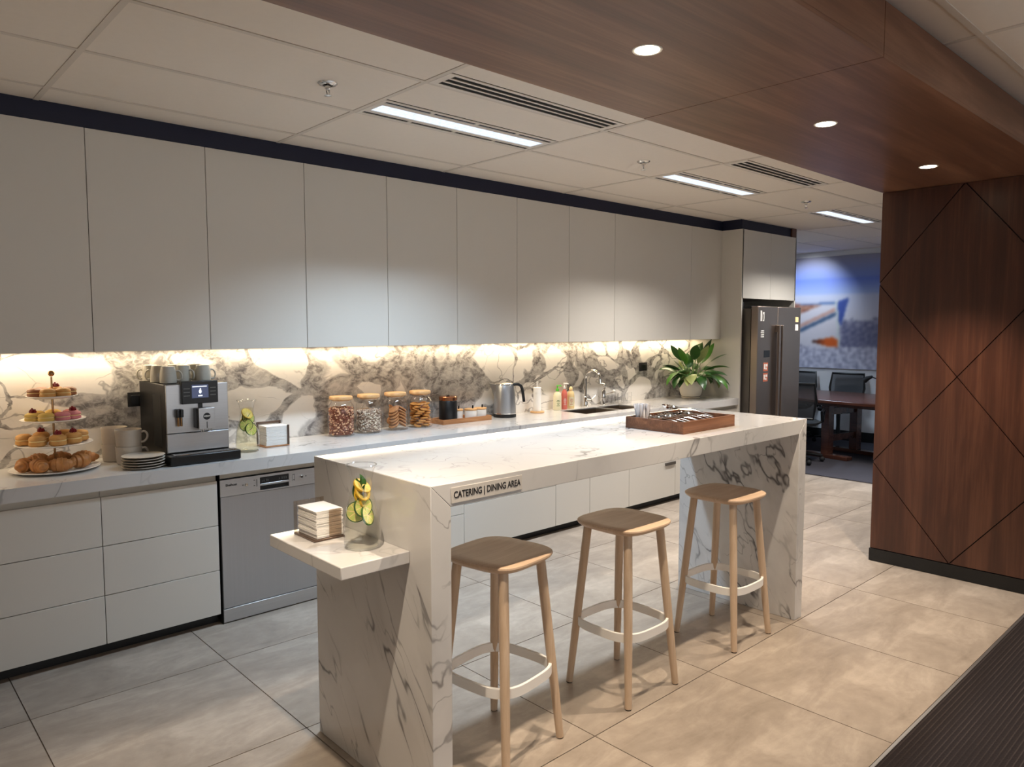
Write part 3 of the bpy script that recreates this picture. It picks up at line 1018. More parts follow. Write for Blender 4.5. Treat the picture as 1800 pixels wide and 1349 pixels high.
def make_stool(label, loc, rz):
    t = thing('bar_stool', label, 'stool', loc, rz, 'oak bar stools at the island')
    sb = MB()
    A = 0.176
    prof = [(0.60, 0.722), (0.90, 0.726), (0.975, 0.736), (1.0, 0.744), (0.994, 0.750), (0.965, 0.7535), (0.7, 0.751), (0.35, 0.748), (0.05, 0.747)]
    sb.rings([superel(A * f, z, 52, 3.7) for f, z in prof])
    sb.build('seat', M['oak'], t)
    for sx in (-1, 1):
        for sy in (-1, 1):
            top = Vector((sx * 0.112, sy * 0.112, 0.722))
            bot = Vector((sx * 0.168, sy * 0.168, 0.004))
            pts = [top + (bot - top) * q for q in (0, 0.25, 0.5, 0.75, 1)]
            lg = MB().tube(pts, [0.0185, 0.019, 0.0185, 0.017, 0.0148], 14).build('leg', M['oak_z'], t)
            MB().tube([bot, bot - Vector((0, 0, 0.004))], [0.0145, 0.0135], 14).build('foot_cap', M['rubber'], lg)
    z0, z1, a = 0.272, 0.310, 0.176
    rs = [superel(a, z0, 48, 3.4), superel(a, z1, 48, 3.4), superel(a - 0.011, z1, 48, 3.4), superel(a - 0.011, z0, 48, 3.4), superel(a, z0, 48, 3.4)]
    MB().rings(rs, 0, True, False, False).build('footrest_ring', M['white_metal'], t, bevel=0.002)
    return t


make_stool('oak bar stool nearest the sign, partly behind the island end panel', (1.827, 2.053, 0), 0.154)
make_stool('oak bar stool in the middle of the row of three', (2.548, 2.03, 0), 0.0)
make_stool('oak bar stool in front of the far marble end panel', (3.366, 2.02, 0), 0.0)


# ------------------------------------------------------------------ carafes of citrus water
def slice_mesh(r, th, flesh, skin):
    b = MB()
    b.lathe([(r, -th / 2), (r, th / 2)], 20, cap0=False, cap1=False, mi=1)
    b.lathe([(r * 0.9, -th / 2), (r, -th / 2)], 20, cap0=False, cap1=False, mi=1)
    b.lathe([(r, th / 2), (r * 0.9, th / 2)], 20, cap0=False, cap1=False, mi=1)
    for s in (-1, 1):
        for k_ in range(8):
            a0, a1 = 2 * pi * (k_ + 0.06) / 8, 2 * pi * (k_ + 0.94) / 8
            am = (a0 + a1) / 2
            vs = [(0.12 * r * cos(am), 0.12 * r * sin(am), s * th * 0.52)] + [(0.86 * r * cos(a), 0.86 * r * sin(a), s * th * 0.52) for a in (a0, am, a1)]
            b.add(vs, [(0, 1, 2, 3)])
        b.add([(0.9 * r * cos(2 * pi * i / 20), 0.9 * r * sin(2 * pi * i / 20), s * th * 0.49) for i in range(20)], [tuple(range(20))], 2)
    return b.mesh('citrus_slice', [flesh, skin, M['cream']], False)


def leafmesh(L, wd, mat, fold=0.25, droop=0.2):
    b = MB()
    N = 6
    rows = []
    for i in range(N + 1):
        u = i / N
        w_ = wd * (sin(pi * min(1, u * 0.94 + 0.06)) ** 0.8) * (1 - 0.25 * u)
        z = -droop * L * u * u
        rows.append([(-w_, u * L, z + fold * w_), (0, u * L, z), (w_, u * L, z + fold * w_)])
    b.rings(rows, 0, False, False, False)
    return b.mesh('leaf', mat)


LIME = slice_mesh(0.0345, 0.006, M['lime_flesh'], M['lime_skin'])
LEMON = slice_mesh(0.0315, 0.006, M['lemon_flesh'], M['lemon_skin'])
MINT = leafmesh(0.052, 0.016, M['mint'])


def carafe(label, loc, s, kind, rz=0):
    t = thing('water_carafe', label, 'carafe', loc, rz, 'glass carafes of citrus water')
    P = [(0.052, 0.0), (0.058, 0.004), (0.061, 0.02), (0.061, 0.06), (0.056, 0.11), (0.046, 0.15), (0.037, 0.18), (0.0335, 0.205), (0.035, 0.23), (0.041, 0.255), (0.049, 0.275)]
    P = [(r * s, z * s) for r, z in P]
    MB().lathe(P, 32, cap1=False).build('glass', M['glass'], t)
    ring = lambda R, z, q_: [(s * (R + q_ * cos(a)), s * (z + q_ * sin(a))) for a in [2 * pi * i / 8 for i in range(9)]]
    MB().lathe(ring(0.0492, 0.2755, 0.0019), 32, cap0=False, cap1=False).build('rim', M['glass_rim'], t)
    MB().lathe(ring(0.0535, 0.0045, 0.0035), 32, cap0=False, cap1=False).build('base_ring', M['glass_rim'], t)
    LQ = [(max(0.001, r - 0.003 * s), z + 0.004 * s) for r, z in P if z < 0.24 * s]
    MB().lathe(LQ, 32).build('water', M['liquid'] if kind else M['liquid2'], t)
    rn = random.Random(5 + kind)
    if kind == 0:
        spec = [(LIME, (0.006, -0.018, 0.108), (72, 8, 10)), (LIME, (-0.006, -0.010, 0.138), (80, -12, -12)), (LEMON, (0.008, 0.002, 0.155), (74, 20, 20)),
                (LIME, (0.010, 0.014, 0.122), (82, 25, 60)), (LEMON, (-0.001, -0.004, 0.186), (60, 18, -10)), (LEMON, (0.002, 0.0, 0.204), (35, -18, 30)),
                (LIME, (-0.012, 0.014, 0.118), (80, 10, -50)), (LEMON, (0.0, 0.002, 0.172), (76, -20, 5))]
    else:
        spec = [(LIME, (0.010, -0.026, 0.122), (78, 5, 12)), (LIME, (-0.012, -0.018, 0.145), (76, 5, -20)), (LEMON, (0.0, -0.004, 0.205), (50, 20, 0)), (LIME, (0.006, -0.004, 0.180), (70, -20, 10)),
                (LEMON, (-0.010, 0.010, 0.15), (80, 0, 30))]
    for me, p, r in spec:
        piece('citrus_slice', me, tuple(q * s for q in p), t, tuple(radians(q) for q in r)).scale = (s, s, s)
    for q in range(7 if kind == 0 else 4):
        a_ = q * 2.1
        piece('mint_leaf', MINT, (0.012 * cos(a_) * s, 0.012 * sin(a_) * s, (0.150 + 0.007 * q) * s), t,
              (radians(90) + rn.uniform(-0.25, 0.25), rn.uniform(-0.3, 0.3), a_)).scale = (s, s, s)
    return t


carafe('glass carafe of lime and mint water on the island side shelf', (1.262, 2.098, 0.876), 1.0, 0, 0.3)
carafe('glass carafe of cloudy lemon water beside the coffee machine', (1.742, 4.14, ZT), 1.08, 1, 0.0)


# ------------------------------------------------------------------ napkin holders and napkins
def napkin_holder(label, loc, rz, w, d, hgt, base_mat, clear_mat, nk_label, nk_group, n, clip):
    t = thing('napkin_holder', label, 'napkin holder', loc, rz, 'napkin holders')
    MB().box(-w / 2, w / 2, -d / 2, d / 2, 0, 0.008).build('base', base_mat, t, bevel=0.002)
    th = 0.006
    # back: an open frame; front: a narrow upright clip
    b = MB()
    b.box(-w / 2, -w / 2 + 0.012, d / 2 - th, d / 2, 0.008, hgt)
    b.box(w / 2 - 0.012, w / 2, d / 2 - th, d / 2, 0.008, hgt)
    b.box(-w / 2 + 0.012, w / 2 - 0.012, d / 2 - th, d / 2, hgt - 0.016, hgt)
    b.build('back_frame', clear_mat, t, bevel=0.002)
    MB().box(clip[0], clip[1], -d / 2, -d / 2 + th, 0.008, hgt * 0.88).build('front_clip', clear_mat, t, bevel=0.002)
    zt = 0.0085
    hh = (hgt * 0.80) / n
    rn = random.Random(n)
    me = MB().box(-w / 2 + 0.013, w / 2 - 0.003, -d / 2 + 0.008, d / 2 - 0.009, 0.0003, hh - 0.0006).mesh('paper_napkin', M['napkin'])
    for i in range(n):
        o = piece('paper_napkin', me, (0, 0, 0))
        R = Matrix.Rotation(rz, 4, 'Z')
        p = R @ Vector((rn.uniform(-0.002, 0.002), rn.uniform(-0.0015, 0.0015), 0))
        o.location = (loc[0] + p.x, loc[1] + p.y, loc[2] + zt + i * hh)
        o.rotation_euler = (0, 0, rz + rn.uniform(-0.012, 0.012))
        tag(o, nk_label, 'napkin', nk_group)


napkin_holder('smoked acrylic napkin holder on the island side shelf', (1.222, 2.318, 0.876), 0.0, 0.116, 0.150, 0.118, M['bronze'], M['bronze_clear'],
              'folded white paper napkin in the stack on the island shelf', 'napkins on the island shelf', 20, (0.0, 0.046))
napkin_holder('copper-based napkin holder on worktop beside the carafe', (1.945, 4.245, ZT), 0.0, 0.155, 0.12, 0.145, M['acacia'], M['bronze'],
              'folded white paper napkin in the stack on the worktop', 'napkins on the worktop', 18, (0.066, 0.0775))

# ------------------------------------------------------------------ mugs and plates
MUG = MB().lathe([(0.030, 0.0), (0.034, 0.002), (0.040, 0.03), (0.0425, 0.06), (0.0425, 0.088), (0.0405, 0.089), (0.040, 0.06), (0.036, 0.012), (0.02, 0.008)], 28)
MUG_H = MB().tube(smooth([(0.040, 0, 0.072), (0.056, 0, 0.076), (0.067, 0, 0.062), (0.066, 0, 0.040), (0.054, 0, 0.026), (0.039, 0, 0.026)]), 0.0045, 8)
MUG_B, MUG_HM = MUG.mesh('mug_body', M['stone']), MUG_H.mesh('mug_handle', M['stone'])
BIG_B = MB().lathe([(0.052, 0.0), (0.057, 0.003), (0.060, 0.02), (0.064, 0.094), (0.0615, 0.094), (0.057, 0.02), (0.04, 0.008)], 30).mesh('mug_body', M['stone2'])
BIG_H = MB().tube(smooth([(0.060, 0, 0.076), (0.078, 0, 0.078), (0.090, 0, 0.062), (0.088, 0, 0.042), (0.074, 0, 0.026), (0.058, 0, 0.024)]), 0.0055, 8).mesh('mug_handle', M['stone2'])


def mug(label, loc, rz, big=False, flip=False, group=None):
    t = thing('coffee_mug', label, 'mug', loc, rz, group)
    a, b = (BIG_B, BIG_H) if big else (MUG_B, MUG_HM)
    t.scale = (1, 1, 1)
    for nm, me in (('body', a), ('handle', b)):
        o = piece(nm, me, (0, 0, 0.089 if flip else 0), t, (pi if flip else 0, 0, 0))
    return t


zm = 1.3065
g = 'upturned mugs on top of the coffee machine'
for (x, y, rz), lb in (((1.318, 4.135, -0.5), 'front sage mug, handle to the right, at machine top corner'), ((1.505, 4.15, 0.0), 'sage mug at the right end of machine top'),
                       ((1.418, 4.20, -1.0), 'sage mug in the middle, behind the display'), ((1.305, 4.25, 2.6), 'sage mug in second row with handle to the left'),
                       ((1.30, 4.37, 2.9), 'sage mug at the back left of the machine top'), ((1.415, 4.33, 1.2), 'sage mug at the back middle of machine top'),
                       ((1.515, 4.31, 0.8), 'sage mug at the back right of machine top')):
    mug(lb, (x, y, zm), rz, flip=True, group=g)
g = 'stacked stoneware mugs left of the coffee machine'
mug('lower beige mug of the rear stack beside coffee machine', (1.098, 4.345, ZT), 0.2, True, group=g)
mug('upper beige mug of the rear stack beside coffee machine', (1.098, 4.345, ZT + 0.088), 0.5, True, group=g)
mug('lower beige mug of the front stack behind the plates', (1.128, 4.20, ZT), -0.1, True, group=g)
mug('upper beige mug of the front stack behind the plates', (1.128, 4.20, ZT + 0.088), -0.3, True, group=g)
PL = MB().lathe([(0.060, 0), (0.066, 0.001), (0.100, 0.0085), (0.102, 0.0105), (0.099, 0.012), (0.070, 0.0065), (0.02, 0.006)], 40).mesh('side_plate', M['stone2'])
for i, lb in enumerate(('bottom', 'second from bottom', 'middle', 'second from top', 'top')):
    tag(piece('side_plate', PL, (1.150, 4.032, ZT + 0.0135 * i)), 'small beige stoneware plate, %s of the stack of five' % lb, 'plate', 'stack of side plates')

# ------------------------------------------------------------------ coffee machine
cm = thing('coffee_machine', 'steel-fronted automatic coffee machine with mugs on top', 'coffee machine', (1.262, 4.02, ZT))
CW, CD, CH = 0.330, 0.43, 0.418
MB().box(0.0, CW, 0.012, CD, 0.012, CH).build('body', M['black'], cm, bevel=0.004)
MB().box(0.01, CW - 0.01, 0.02, CD - 0.01, 0.0, 0.012).build('base_feet', M['rubber'], cm)
MB().box(-0.0006, 0.001, 0.07, 0.20, 0.08, 0.36).build('side_panel', M['matt_black'], cm)
MB().box(0.003, CW - 0.003, 0.0, 0.013, 0.160, CH - 0.002).build('front_panel', M['steel'], cm, bevel=0.003)
MB().box(0.003, CW - 0.003, 0.0, 0.013, 0.058, 0.157).build('lower_panel', M['steel'], cm, bevel=0.003)
dh = MB().box(0.076, 0.266, -0.022, 0.02, 0.312, 0.432).build('display_housing', M['black'], cm, bevel=0.003)
MB().box(0.128, 0.214, -0.0232, -0.022, 0.342, 0.412).build('screen', M['screen'], dh)
sc_ = MB().box(0.131, 0.206, -0.0238, -0.0232, 0.400, 0.405)
sc_.box(0.160, 0.182, -0.0238, -0.0232, 0.350, 0.357)
sc_.ball((0.171, -0.0236, 0.376), 0.010, (0.75, 0.05, 1.1), 10, 6)
sc_.ball((0.172, -0.0236, 0.388), 0.006, (0.6, 0.05, 1.2), 8, 6)
sc_.build('screen_icon', M['screen_on'], dh)
b = MB()
for z in (0.391, 0.372, 0.353):
    b.box(0.086, 0.118, -0.0228, -0.022, z, z + 0.005).box(0.224, 0.254, -0.0228, -0.022, z, z + 0.005)
b.build('button_marks', M['print_grey'], dh)
MB().box(0.166, 0.186, -0.008, 0.004, 0.285, 0.318).build('spout_rail', M['black'], cm)
sp_ = MB().box(0.140, 0.232, -0.05, 0.006, 0.182, 0.288).build('spout_block', M['black'], cm, bevel=0.004)
MB().box(0.147, 0.231, -0.058, -0.048, 0.176, 0.290).build('spout_cover', M['steel'], sp_, bevel=0.002)
bd = MB().lathe([(0.0185, 0), (0.0185, 0.002)], 24).build('badge', M['black'], sp_)
bd.location, bd.rotation_euler = (0.189, -0.058, 0.245), (radians(90), 0, 0)
text('badge_letters', 'WEWY', 0.0125, M['print_white'], sp_, (0.189, -0.0605, 0.245), (radians(90), 0, 0), bold=0.0003, sx=0.85)
MB().box(0.1865, 0.1915, -0.0588, -0.058, 0.182, 0.216).build('badge_line', M['print_grey'], sp_)
for q in (0.165, 0.175, 0.205, 0.215):
    MB().tube([(q, -0.04, 0.182), (q, -0.042, 0.162)], 0.004, 8).build('nozzle', M['chrome'], sp_)
kn = MB().box(0.044, 0.062, -0.03, 0.004, 0.245, 0.288).build('milk_spout', M['black'], cm, bevel=0.004)
MB().box(0.062, 0.080, -0.034, 0.002, 0.245, 0.288).build('spout_cap', M['black'], kn, bevel=0.004)
for q in (0.056, 0.071):
    MB().tube([(q, -0.018, 0.246), (q, -0.018, 0.198)], 0.0062, 10).build('steam_pipe', M['brass'], kn)
tr_ = MB()
tr_.box(-0.012, CW + 0.026, -0.088, -0.001, 0.002, 0.052)
to = tr_.build('drip_tray', M['black'], cm, bevel=0.006)
gr = MB()
for i in range(7):
    gr.box(0.02, CW - 0.01, -0.078 + i * 0.010, -0.073 + i * 0.010, 0.0525, 0.0555)
gr.box(0.015, 0.02, -0.08, -0.01, 0.0525, 0.0555).box(CW - 0.01, CW - 0.005, -0.08, -0.01, 0.0525, 0.0555)
gr.build('drip_grate', M['chrome'], to)

# ------------------------------------------------------------------ tiered stand and pastries
TX, TY = 0.803, 4.262
ts = thing('tiered_cake_stand', 'white four-tier cake stand with brass pole on the worktop', 'cake stand', (TX, TY, ZT))
tiers = [(0.200, 0.0), (0.171, 0.124), (0.144, 0.245), (0.113, 0.362)]
for r, z in tiers:
    MB().lathe([(r * 0.55, z), (r * 0.62, z + 0.001), (r * 0.97, z + 0.011), (r, z + 0.015), (r * 0.985, z + 0.0165), (r * 0.9, z + 0.0115), (r * 0.6, z + 0.0065), (0.01, z + 0.006)], 48).build('plate', M['plate_rim'], ts)
MB().tube([(0, 0, 0.006), (0, 0, 0.42), (0, 0, 0.47)], [0.0052, 0.0052, 0.004], 12).build('pole', M['brass'], ts)
MB().ball((0, 0, 0.487), 0.015, n=16, k=10).build('finial', M['brass'], ts)


def croissant_mesh(seed, L=0.075, R=0.03):
    rn = random.Random(seed)
    b = MB()
    N = 45
    path, rad = [], []
    for i in range(N):
        u = i / (N - 1) * 2 - 1
        a = u * 0.95
        path.append((L * sin(a) * 1.05, -L * (cos(a) - 1) * 0.75, 0))
        seg = (abs(u) * 3.6 + 0.5) % 1.0
        rad.append(R * (1 - 0.78 * abs(u) ** 1.7) * (0.86 + 0.22 * seg) + rn.uniform(-0.0008, 0.0008))
    b.tube(path, rad, 14)
    zz = R * 0.82
    b.v = [(x, y, max(0.0, z * 0.95 + zz)) for x, y, z in b.v]
    return b.mesh('croissant', M['croissant'], True, 60)


CR = [croissant_mesh(i, 0.070 + 0.004 * (i % 2), 0.038) for i in range(3)]
pz = ZT + 0.0125
g = 'croissants on the bottom tier'
for i, (x, y, rz, lb) in enumerate(((-0.135, -0.03, 1.1, 'croissant at the left end of the bottom plate'), (-0.085, -0.095, 1.9, 'croissant second from the left on the bottom plate'),
                                    (-0.005, -0.130, -0.25, 'croissant at the front middle of the bottom plate'), (0.095, -0.075, 0.5, 'croissant at the front right of the bottom plate'),
                                    (0.135, 0.03, -0.6, 'dark croissant at the right end of the bottom plate'), (0.035, 0.075, 0.2, 'croissant behind the pole on the bottom plate'),
                                    (-0.06, 0.085, 0.4, 'croissant at the back left of the bottom plate'))):
    tag(piece('croissant', CR[i % 3], (TX + x, TY + y, pz), None, (0, 0, rz)), lb, 'croissant', g)


def raspberry(parent, loc, r=0.0155):
    b = MB()
    for lv in range(4):
        z = r * (-0.5 + lv * 0.42)
        rr = r * (0.72, 0.78, 0.62, 0.2)[lv]
        for i in range((7, 7, 6, 1)[lv]):
            a = 2 * pi * (i + 0.5 * lv) / (7, 7, 6, 1)[lv]
            b.ball((rr * cos(a), rr * sin(a), z), r * 0.36, n=6, k=4)
    o = b.build('raspberry', M['raspberry'], parent)
    o.location = loc
    return o


def bun(label, loc, rz, top, mid, r, hgt, group, berry=True, name='cream_puff', cat='pastry'):
    t = thing(name, label, cat, loc, rz, group)
    rn = random.Random(label)
    p = MB().lathe([(r * 0.75, 0), (r * 0.98, hgt * 0.12), (r, hgt * 0.28), (r * 0.93, hgt * 0.42)], 18)
    p.build('base_shell', top, t)
    MB().lathe([(r * 0.9, hgt * 0.40), (r * 0.96, hgt * 0.47), (r * 0.9, hgt * 0.54)], 18).build('filling', mid, t)
    q = MB().lathe([(r * 0.93, hgt * 0.52), (r * 1.0, hgt * 0.62), (r * 0.9, hgt * 0.82), (r * 0.55, hgt * 0.97), (r * 0.1, hgt)], 18)
    q.v = [(x * (1 + rn.uniform(-0.03, 0.03)), y * (1 + rn.uniform(-0.03, 0.03)), z) for x, y, z in q.v]
    q.build('top_shell', top, t)
    if berry:
        raspberry(t, (0, 0, hgt + 0.006))
    return t


g = 'cream puffs on the second tier'
z2 = ZT + 0.124 + 0.013
for x, y, be, lb in ((-0.125, 0.015, False, 'cream puff at the left end of the second plate'), (-0.085, -0.075, False, 'cream puff at the front left of the second plate'),
                     (-0.005, -0.110, True, 'raspberry cream puff at the front of the second plate'), (0.070, -0.070, True, 'raspberry cream puff at the front right of the second plate'),
                     (0.118, 0.01, False, 'cream puff at the right end of the second plate'), (0.06, 0.07, False, 'cream puff at the back right of the second plate'),
                     (-0.045, 0.06, True, 'raspberry cream puff at the back left of the second plate')):
    bun(lb, (TX + x, TY + y, z2), x * 9, M['choux'], M['cream'], 0.039, 0.056, g, be)
g = 'macarons on the third tier'
z3 = ZT + 0.245 + 0.012
for x, y, c, be, lb in ((-0.092, -0.035, 'mac_yellow', True, 'yellow macaron with raspberry at the left of the third plate'), (-0.045, -0.085, 'mac_yellow', False, 'yellow macaron at the front left of the third plate'),
                        (0.022, -0.085, 'mac_pink', False, 'pink macaron at the front middle of the third plate'), (0.078, -0.045, 'mac_pink', True, 'pink macaron with raspberry at the right of the third plate'),
                        (0.085, 0.035, 'mac_pink', False, 'pink macaron at the back right of the third plate'), (0.015, 0.075, 'mac_yellow', False, 'yellow macaron behind the pole on the third plate'),
                        (-0.06, 0.05, 'mac_yellow', False, 'yellow macaron at the back left of the third plate')):
    bun(lb, (TX + x, TY + y, z3), x * 9, M[c], M['cream'], 0.037, 0.043, g, be, 'macaron', 'macaron')
g = 'filled buns on the top tier'
z4 = ZT + 0.362 + 0.011
for x, y, be, lb in ((-0.072, 0.0, False, 'brown bun at the left of the top plate'), (-0.03, -0.062, False, 'golden bun at the front left of the top plate'),
                     (0.036, -0.058, False, 'golden bun at the front right of the top plate'), (0.074, 0.005, False, 'dark brown bun at the right of the top plate'),
                     (0.028, 0.058, True, 'raspberry-topped bun at the back of the top plate'), (-0.035, 0.056, False, 'brown bun at the back left of the top plate')):
    bun(lb, (TX + x, TY + y, z4), x * 9, M['brown_bun'] if 'brown' in lb else M['choux'], M['cream'], 0.036, 0.044, g, be, 'filled_bun')


# ------------------------------------------------------------------ storage jars
def jar(label, loc):
    t = thing('storage_jar', label, 'jar', loc, 0, 'glass storage jars with wooden lids')
    MB().lathe([(0.078, 0.0), (0.086, 0.004), (0.088, 0.015), (0.088, 0.175), (0.084, 0.198), (0.070, 0.214), (0.066, 0.222), (0.066, 0.236), (0.069, 0.238)], 36, cap1=False).build('glass', M['glass'], t)
    MB().lathe([(0.060, 0.232), (0.064, 0.2385), (0.073, 0.2395), (0.077, 0.244), (0.077, 0.256), (0.073, 0.2615), (0.02, 0.263)], 36).build('lid', M['bamboo'], t)
    return t


jars = [(2.462, 'granola'), (2.672, 'oat clusters'), (2.888, 'large brown biscuits'), (3.100, 'stacked golden biscuits')]
JY = 4.335
jl = ['glass jar of dark nut granola with wooden lid', 'glass jar of pale oat cereal with wooden lid', 'glass jar of large brown biscuits with wooden lid', 'glass jar of stacked golden biscuits with wooden lid']
for (x, c), lb in zip(jars, jl):
    jar(lb, (x, JY, ZT + 0.0005))


def bits(label, x, m1, m2, hgt, n, r, seed, name):
    rn = random.Random(seed)
    b = MB()
    R = 0.079
    for i in range(n):
        # most bits sit against the glass, the rest cover the top
        if i < n * 0.72:
            a = rn.uniform(0, 2 * pi)
            q = R - rn.uniform(0, 0.008)
            z = rn.uniform(0.014, hgt)
        else:
            a = rn.uniform(0, 2 * pi)
            q = R * sqrt(rn.random())
            z = hgt + rn.uniform(-0.012, 0.010)
        rr = r * rn.uniform(0.6, 1.25)
        b.ball((q * cos(a), q * sin(a), z), rr, (1, rn.uniform(0.6, 1), rn.uniform(0.6, 1)), 6, 4, mi=0 if rn.random() < 0.5 else 1)
    b.lathe([(R - 0.012, 0.01), (R - 0.012, hgt)], 20, mi=0)
    o = b.build(name, [m1, m2], None)
    o.location = (x, JY, ZT)
    tag(o, label, 'food', None, 'stuff')


bits('dark granola with pale nuts filling the first jar', jars[0][0], M['granola1'], M['granola2'], 0.178, 1000, 0.0065, 1, 'granola')
bits('pale oat cereal filling the second jar', jars[1][0], M['oat2'], M['oat1'], 0.150, 1400, 0.0058, 2, 'oat_cereal')
CK = MB().lathe([(0.029, 0), (0.036, 0.002), (0.0385, 0.006), (0.036, 0.011), (0.024, 0.0135), (0.003, 0.014)], 20).mesh('biscuit', M['cookie'])
CK2 = MB().lathe([(0.020, 0), (0.026, 0.002), (0.028, 0.006), (0.026, 0.0105), (0.016, 0.0135), (0.003, 0.014)], 18).mesh('biscuit', M['cookie2'])
rn = random.Random(8)
x = jars[2][0]
for lv in range(6):
    for s in range(3):
        # leaning against the glass, fanned left and right
        a = (-2.35, -0.75, 1.6)[s] + rn.uniform(-0.1, 0.1)
        o = piece('biscuit', CK, (x + 0.040 * cos(a), JY + 0.040 * sin(a), ZT + 0.036 + lv * 0.021), None, (rn.uniform(-0.15, 0.15) + (0.6 if s == 2 else 0), 0.62 * (1 if cos(a) < 0 else -1) * (-1), 0))
        tag(o, 'large brown biscuit leaning inside the third jar', 'biscuit', 'biscuits in the third jar')
x = jars[3][0]
for lv in range(10):
    for s in range(5):
        a = -2.6 + s * 1.18 + lv * 0.35
        o = piece('biscuit', CK2, (x + 0.048 * cos(a), JY + 0.048 * sin(a), ZT + 0.010 + lv * 0.0168), None, (rn.uniform(-0.3, 0.3), rn.uniform(-0.3, 0.3), 0))
        tag(o, 'golden biscuit piled inside the fourth jar', 'biscuit', 'biscuits in the fourth jar')

# ------------------------------------------------------------------ wooden tray with canister and lidded pots
t = thing('serving_tray', 'small wooden tray holding black canister and pots on worktop', 'tray', (3.505, 4.37, ZT))
w, d = 0.235, 0.085
b = MB().box(-w, w, -d, d, 0, 0.008)
b.build('base', M['acacia'], t)
for nm, q in (('rim', (-w, w, -d, -d + 0.008)), ('rim', (-w, w, d - 0.008, d)), ('rim', (-w, -w + 0.008, -d + 0.0081, d - 0.0081)), ('rim', (w - 0.008, w, -d + 0.0081, d - 0.0081))):
    MB().box(*q, 0.0082, 0.036).build(nm, M['acacia'], t, bevel=0.001)
zt_ = ZT + 0.0085
t = thing('canister', 'glossy black cylindrical canister with copper lid on the tray', 'canister', (3.375, 4.362, zt_))
MB().lathe([(0.066, 0), (0.069, 0.003), (0.069, 0.158), (0.066, 0.162)], 32).build('body', M['black'], t)
MB().lathe([(0.064, 0.1625), (0.069, 0.164), (0.069, 0.188), (0.064, 0.193), (0.01, 0.194)], 32).build('lid', plain('copper', (190, 130, 96), 0.25, metal=1.0), t)
MB().lathe([(0.012, 0.194), (0.014, 0.200), (0.008, 0.206)], 16).build('knob', M['black'], t)
MB().box(0.062, 0.076, -0.01, 0.01, 0.15, 0.18).build('clip', M['black'], t, bevel=0.003)
for x, y, lb in ((3.49, 4.405, 'small white pot partly behind the black canister'), (3.588, 4.355, 'white lidded pot in the middle of the tray'), (3.690, 4.362, 'white lidded pot at the right end of the tray')):
    t = thing('lidded_pot', lb, 'pot', (x, y, zt_), 0, 'lidded pots on the tray')
    MB().lathe([(0.043, 0), (0.047, 0.003), (0.048, 0.070), (0.046, 0.072)], 28).build('body', M['white_gloss'], t)
    MB().lathe([(0.046, 0.0725), (0.050, 0.074), (0.050, 0.083), (0.046, 0.085)], 28).build('lid', M['bamboo'], t)
    MB().tube([(0.02, 0, 0.085), (0.021, 0, 0.108)], 0.006, 10).build('knob', M['black'], t)

# ------------------------------------------------------------------ kettle
t = thing('electric_kettle', 'brushed steel electric kettle with black handle on the worktop', 'kettle', (3.945, 4.36, ZT), -0.75)
MB().lathe([(0.088, 0), (0.092, 0.003), (0.092, 0.022), (0.088, 0.025)], 36).build('base', M['black'], t)
MB().lathe([(0.089, 0.0255), (0.090, 0.036), (0.089, 0.09), (0.083, 0.18), (0.075, 0.252), (0.073, 0.256)], 36).build('body', M['steel_v'], t)
MB().lathe([(0.072, 0.2565), (0.070, 0.266), (0.055, 0.275), (0.01, 0.279)], 36).build('lid', M['chrome'], t)
MB().lathe([(0.0905, 0.028), (0.0905, 0.034)], 36).build('steel_band', M['chrome'], t)
b = MB()
b.rings([[(-0.060, -0.034, 0.175), (-0.082, 0, 0.150), (-0.060, 0.034, 0.175)], [(-0.060, -0.036, 0.23), (-0.106, 0, 0.225), (-0.060, 0.036, 0.23)], [(-0.060, -0.034, 0.256), (-0.124, 0, 0.270), (-0.060, 0.034, 0.256)]])
b.build('spout', M['steel_v'], t)
b = MB()
pts = [(0.066, 0, 0.258), (0.098, 0, 0.262), (0.126, 0, 0.252), (0.140, 0, 0.22), (0.148, 0, 0.17), (0.154, 0, 0.12)]
b.tube(smooth(pts, 4), [0.0135 - 0.0001 * i_ for i_ in range(21)], 12)
b.build('handle', M['black'], t)
MB().tube([(-0.02, 0.085, 0.01), (-0.06, 0.083, 0.004), (-0.11, 0.040, 0.004), (-0.14, -0.03, 0.004)], 0.003, 8).build('power_cord', M['black'], t)

# ------------------------------------------------------------------ towel roll, soap bottles
t = thing('paper_towel_holder', 'white paper towel roll on a wooden stand by the splashback', 'towel holder', (4.335, 4.385, ZT))
MB().lathe([(0.058, 0), (0.060, 0.002), (0.060, 0.010), (0.057, 0.012)], 30).build('base', M['bamboo'], t)
MB().tube([(0, 0, 0.012), (0, 0, 0.265)], 0.0055, 10).build('pole', M['white_metal'], t)
MB().lathe([(0.030, 0.013), (0.033, 0.014), (0.033, 0.212), (0.030, 0.213)], 28).build('roll', M['napkin'], t)


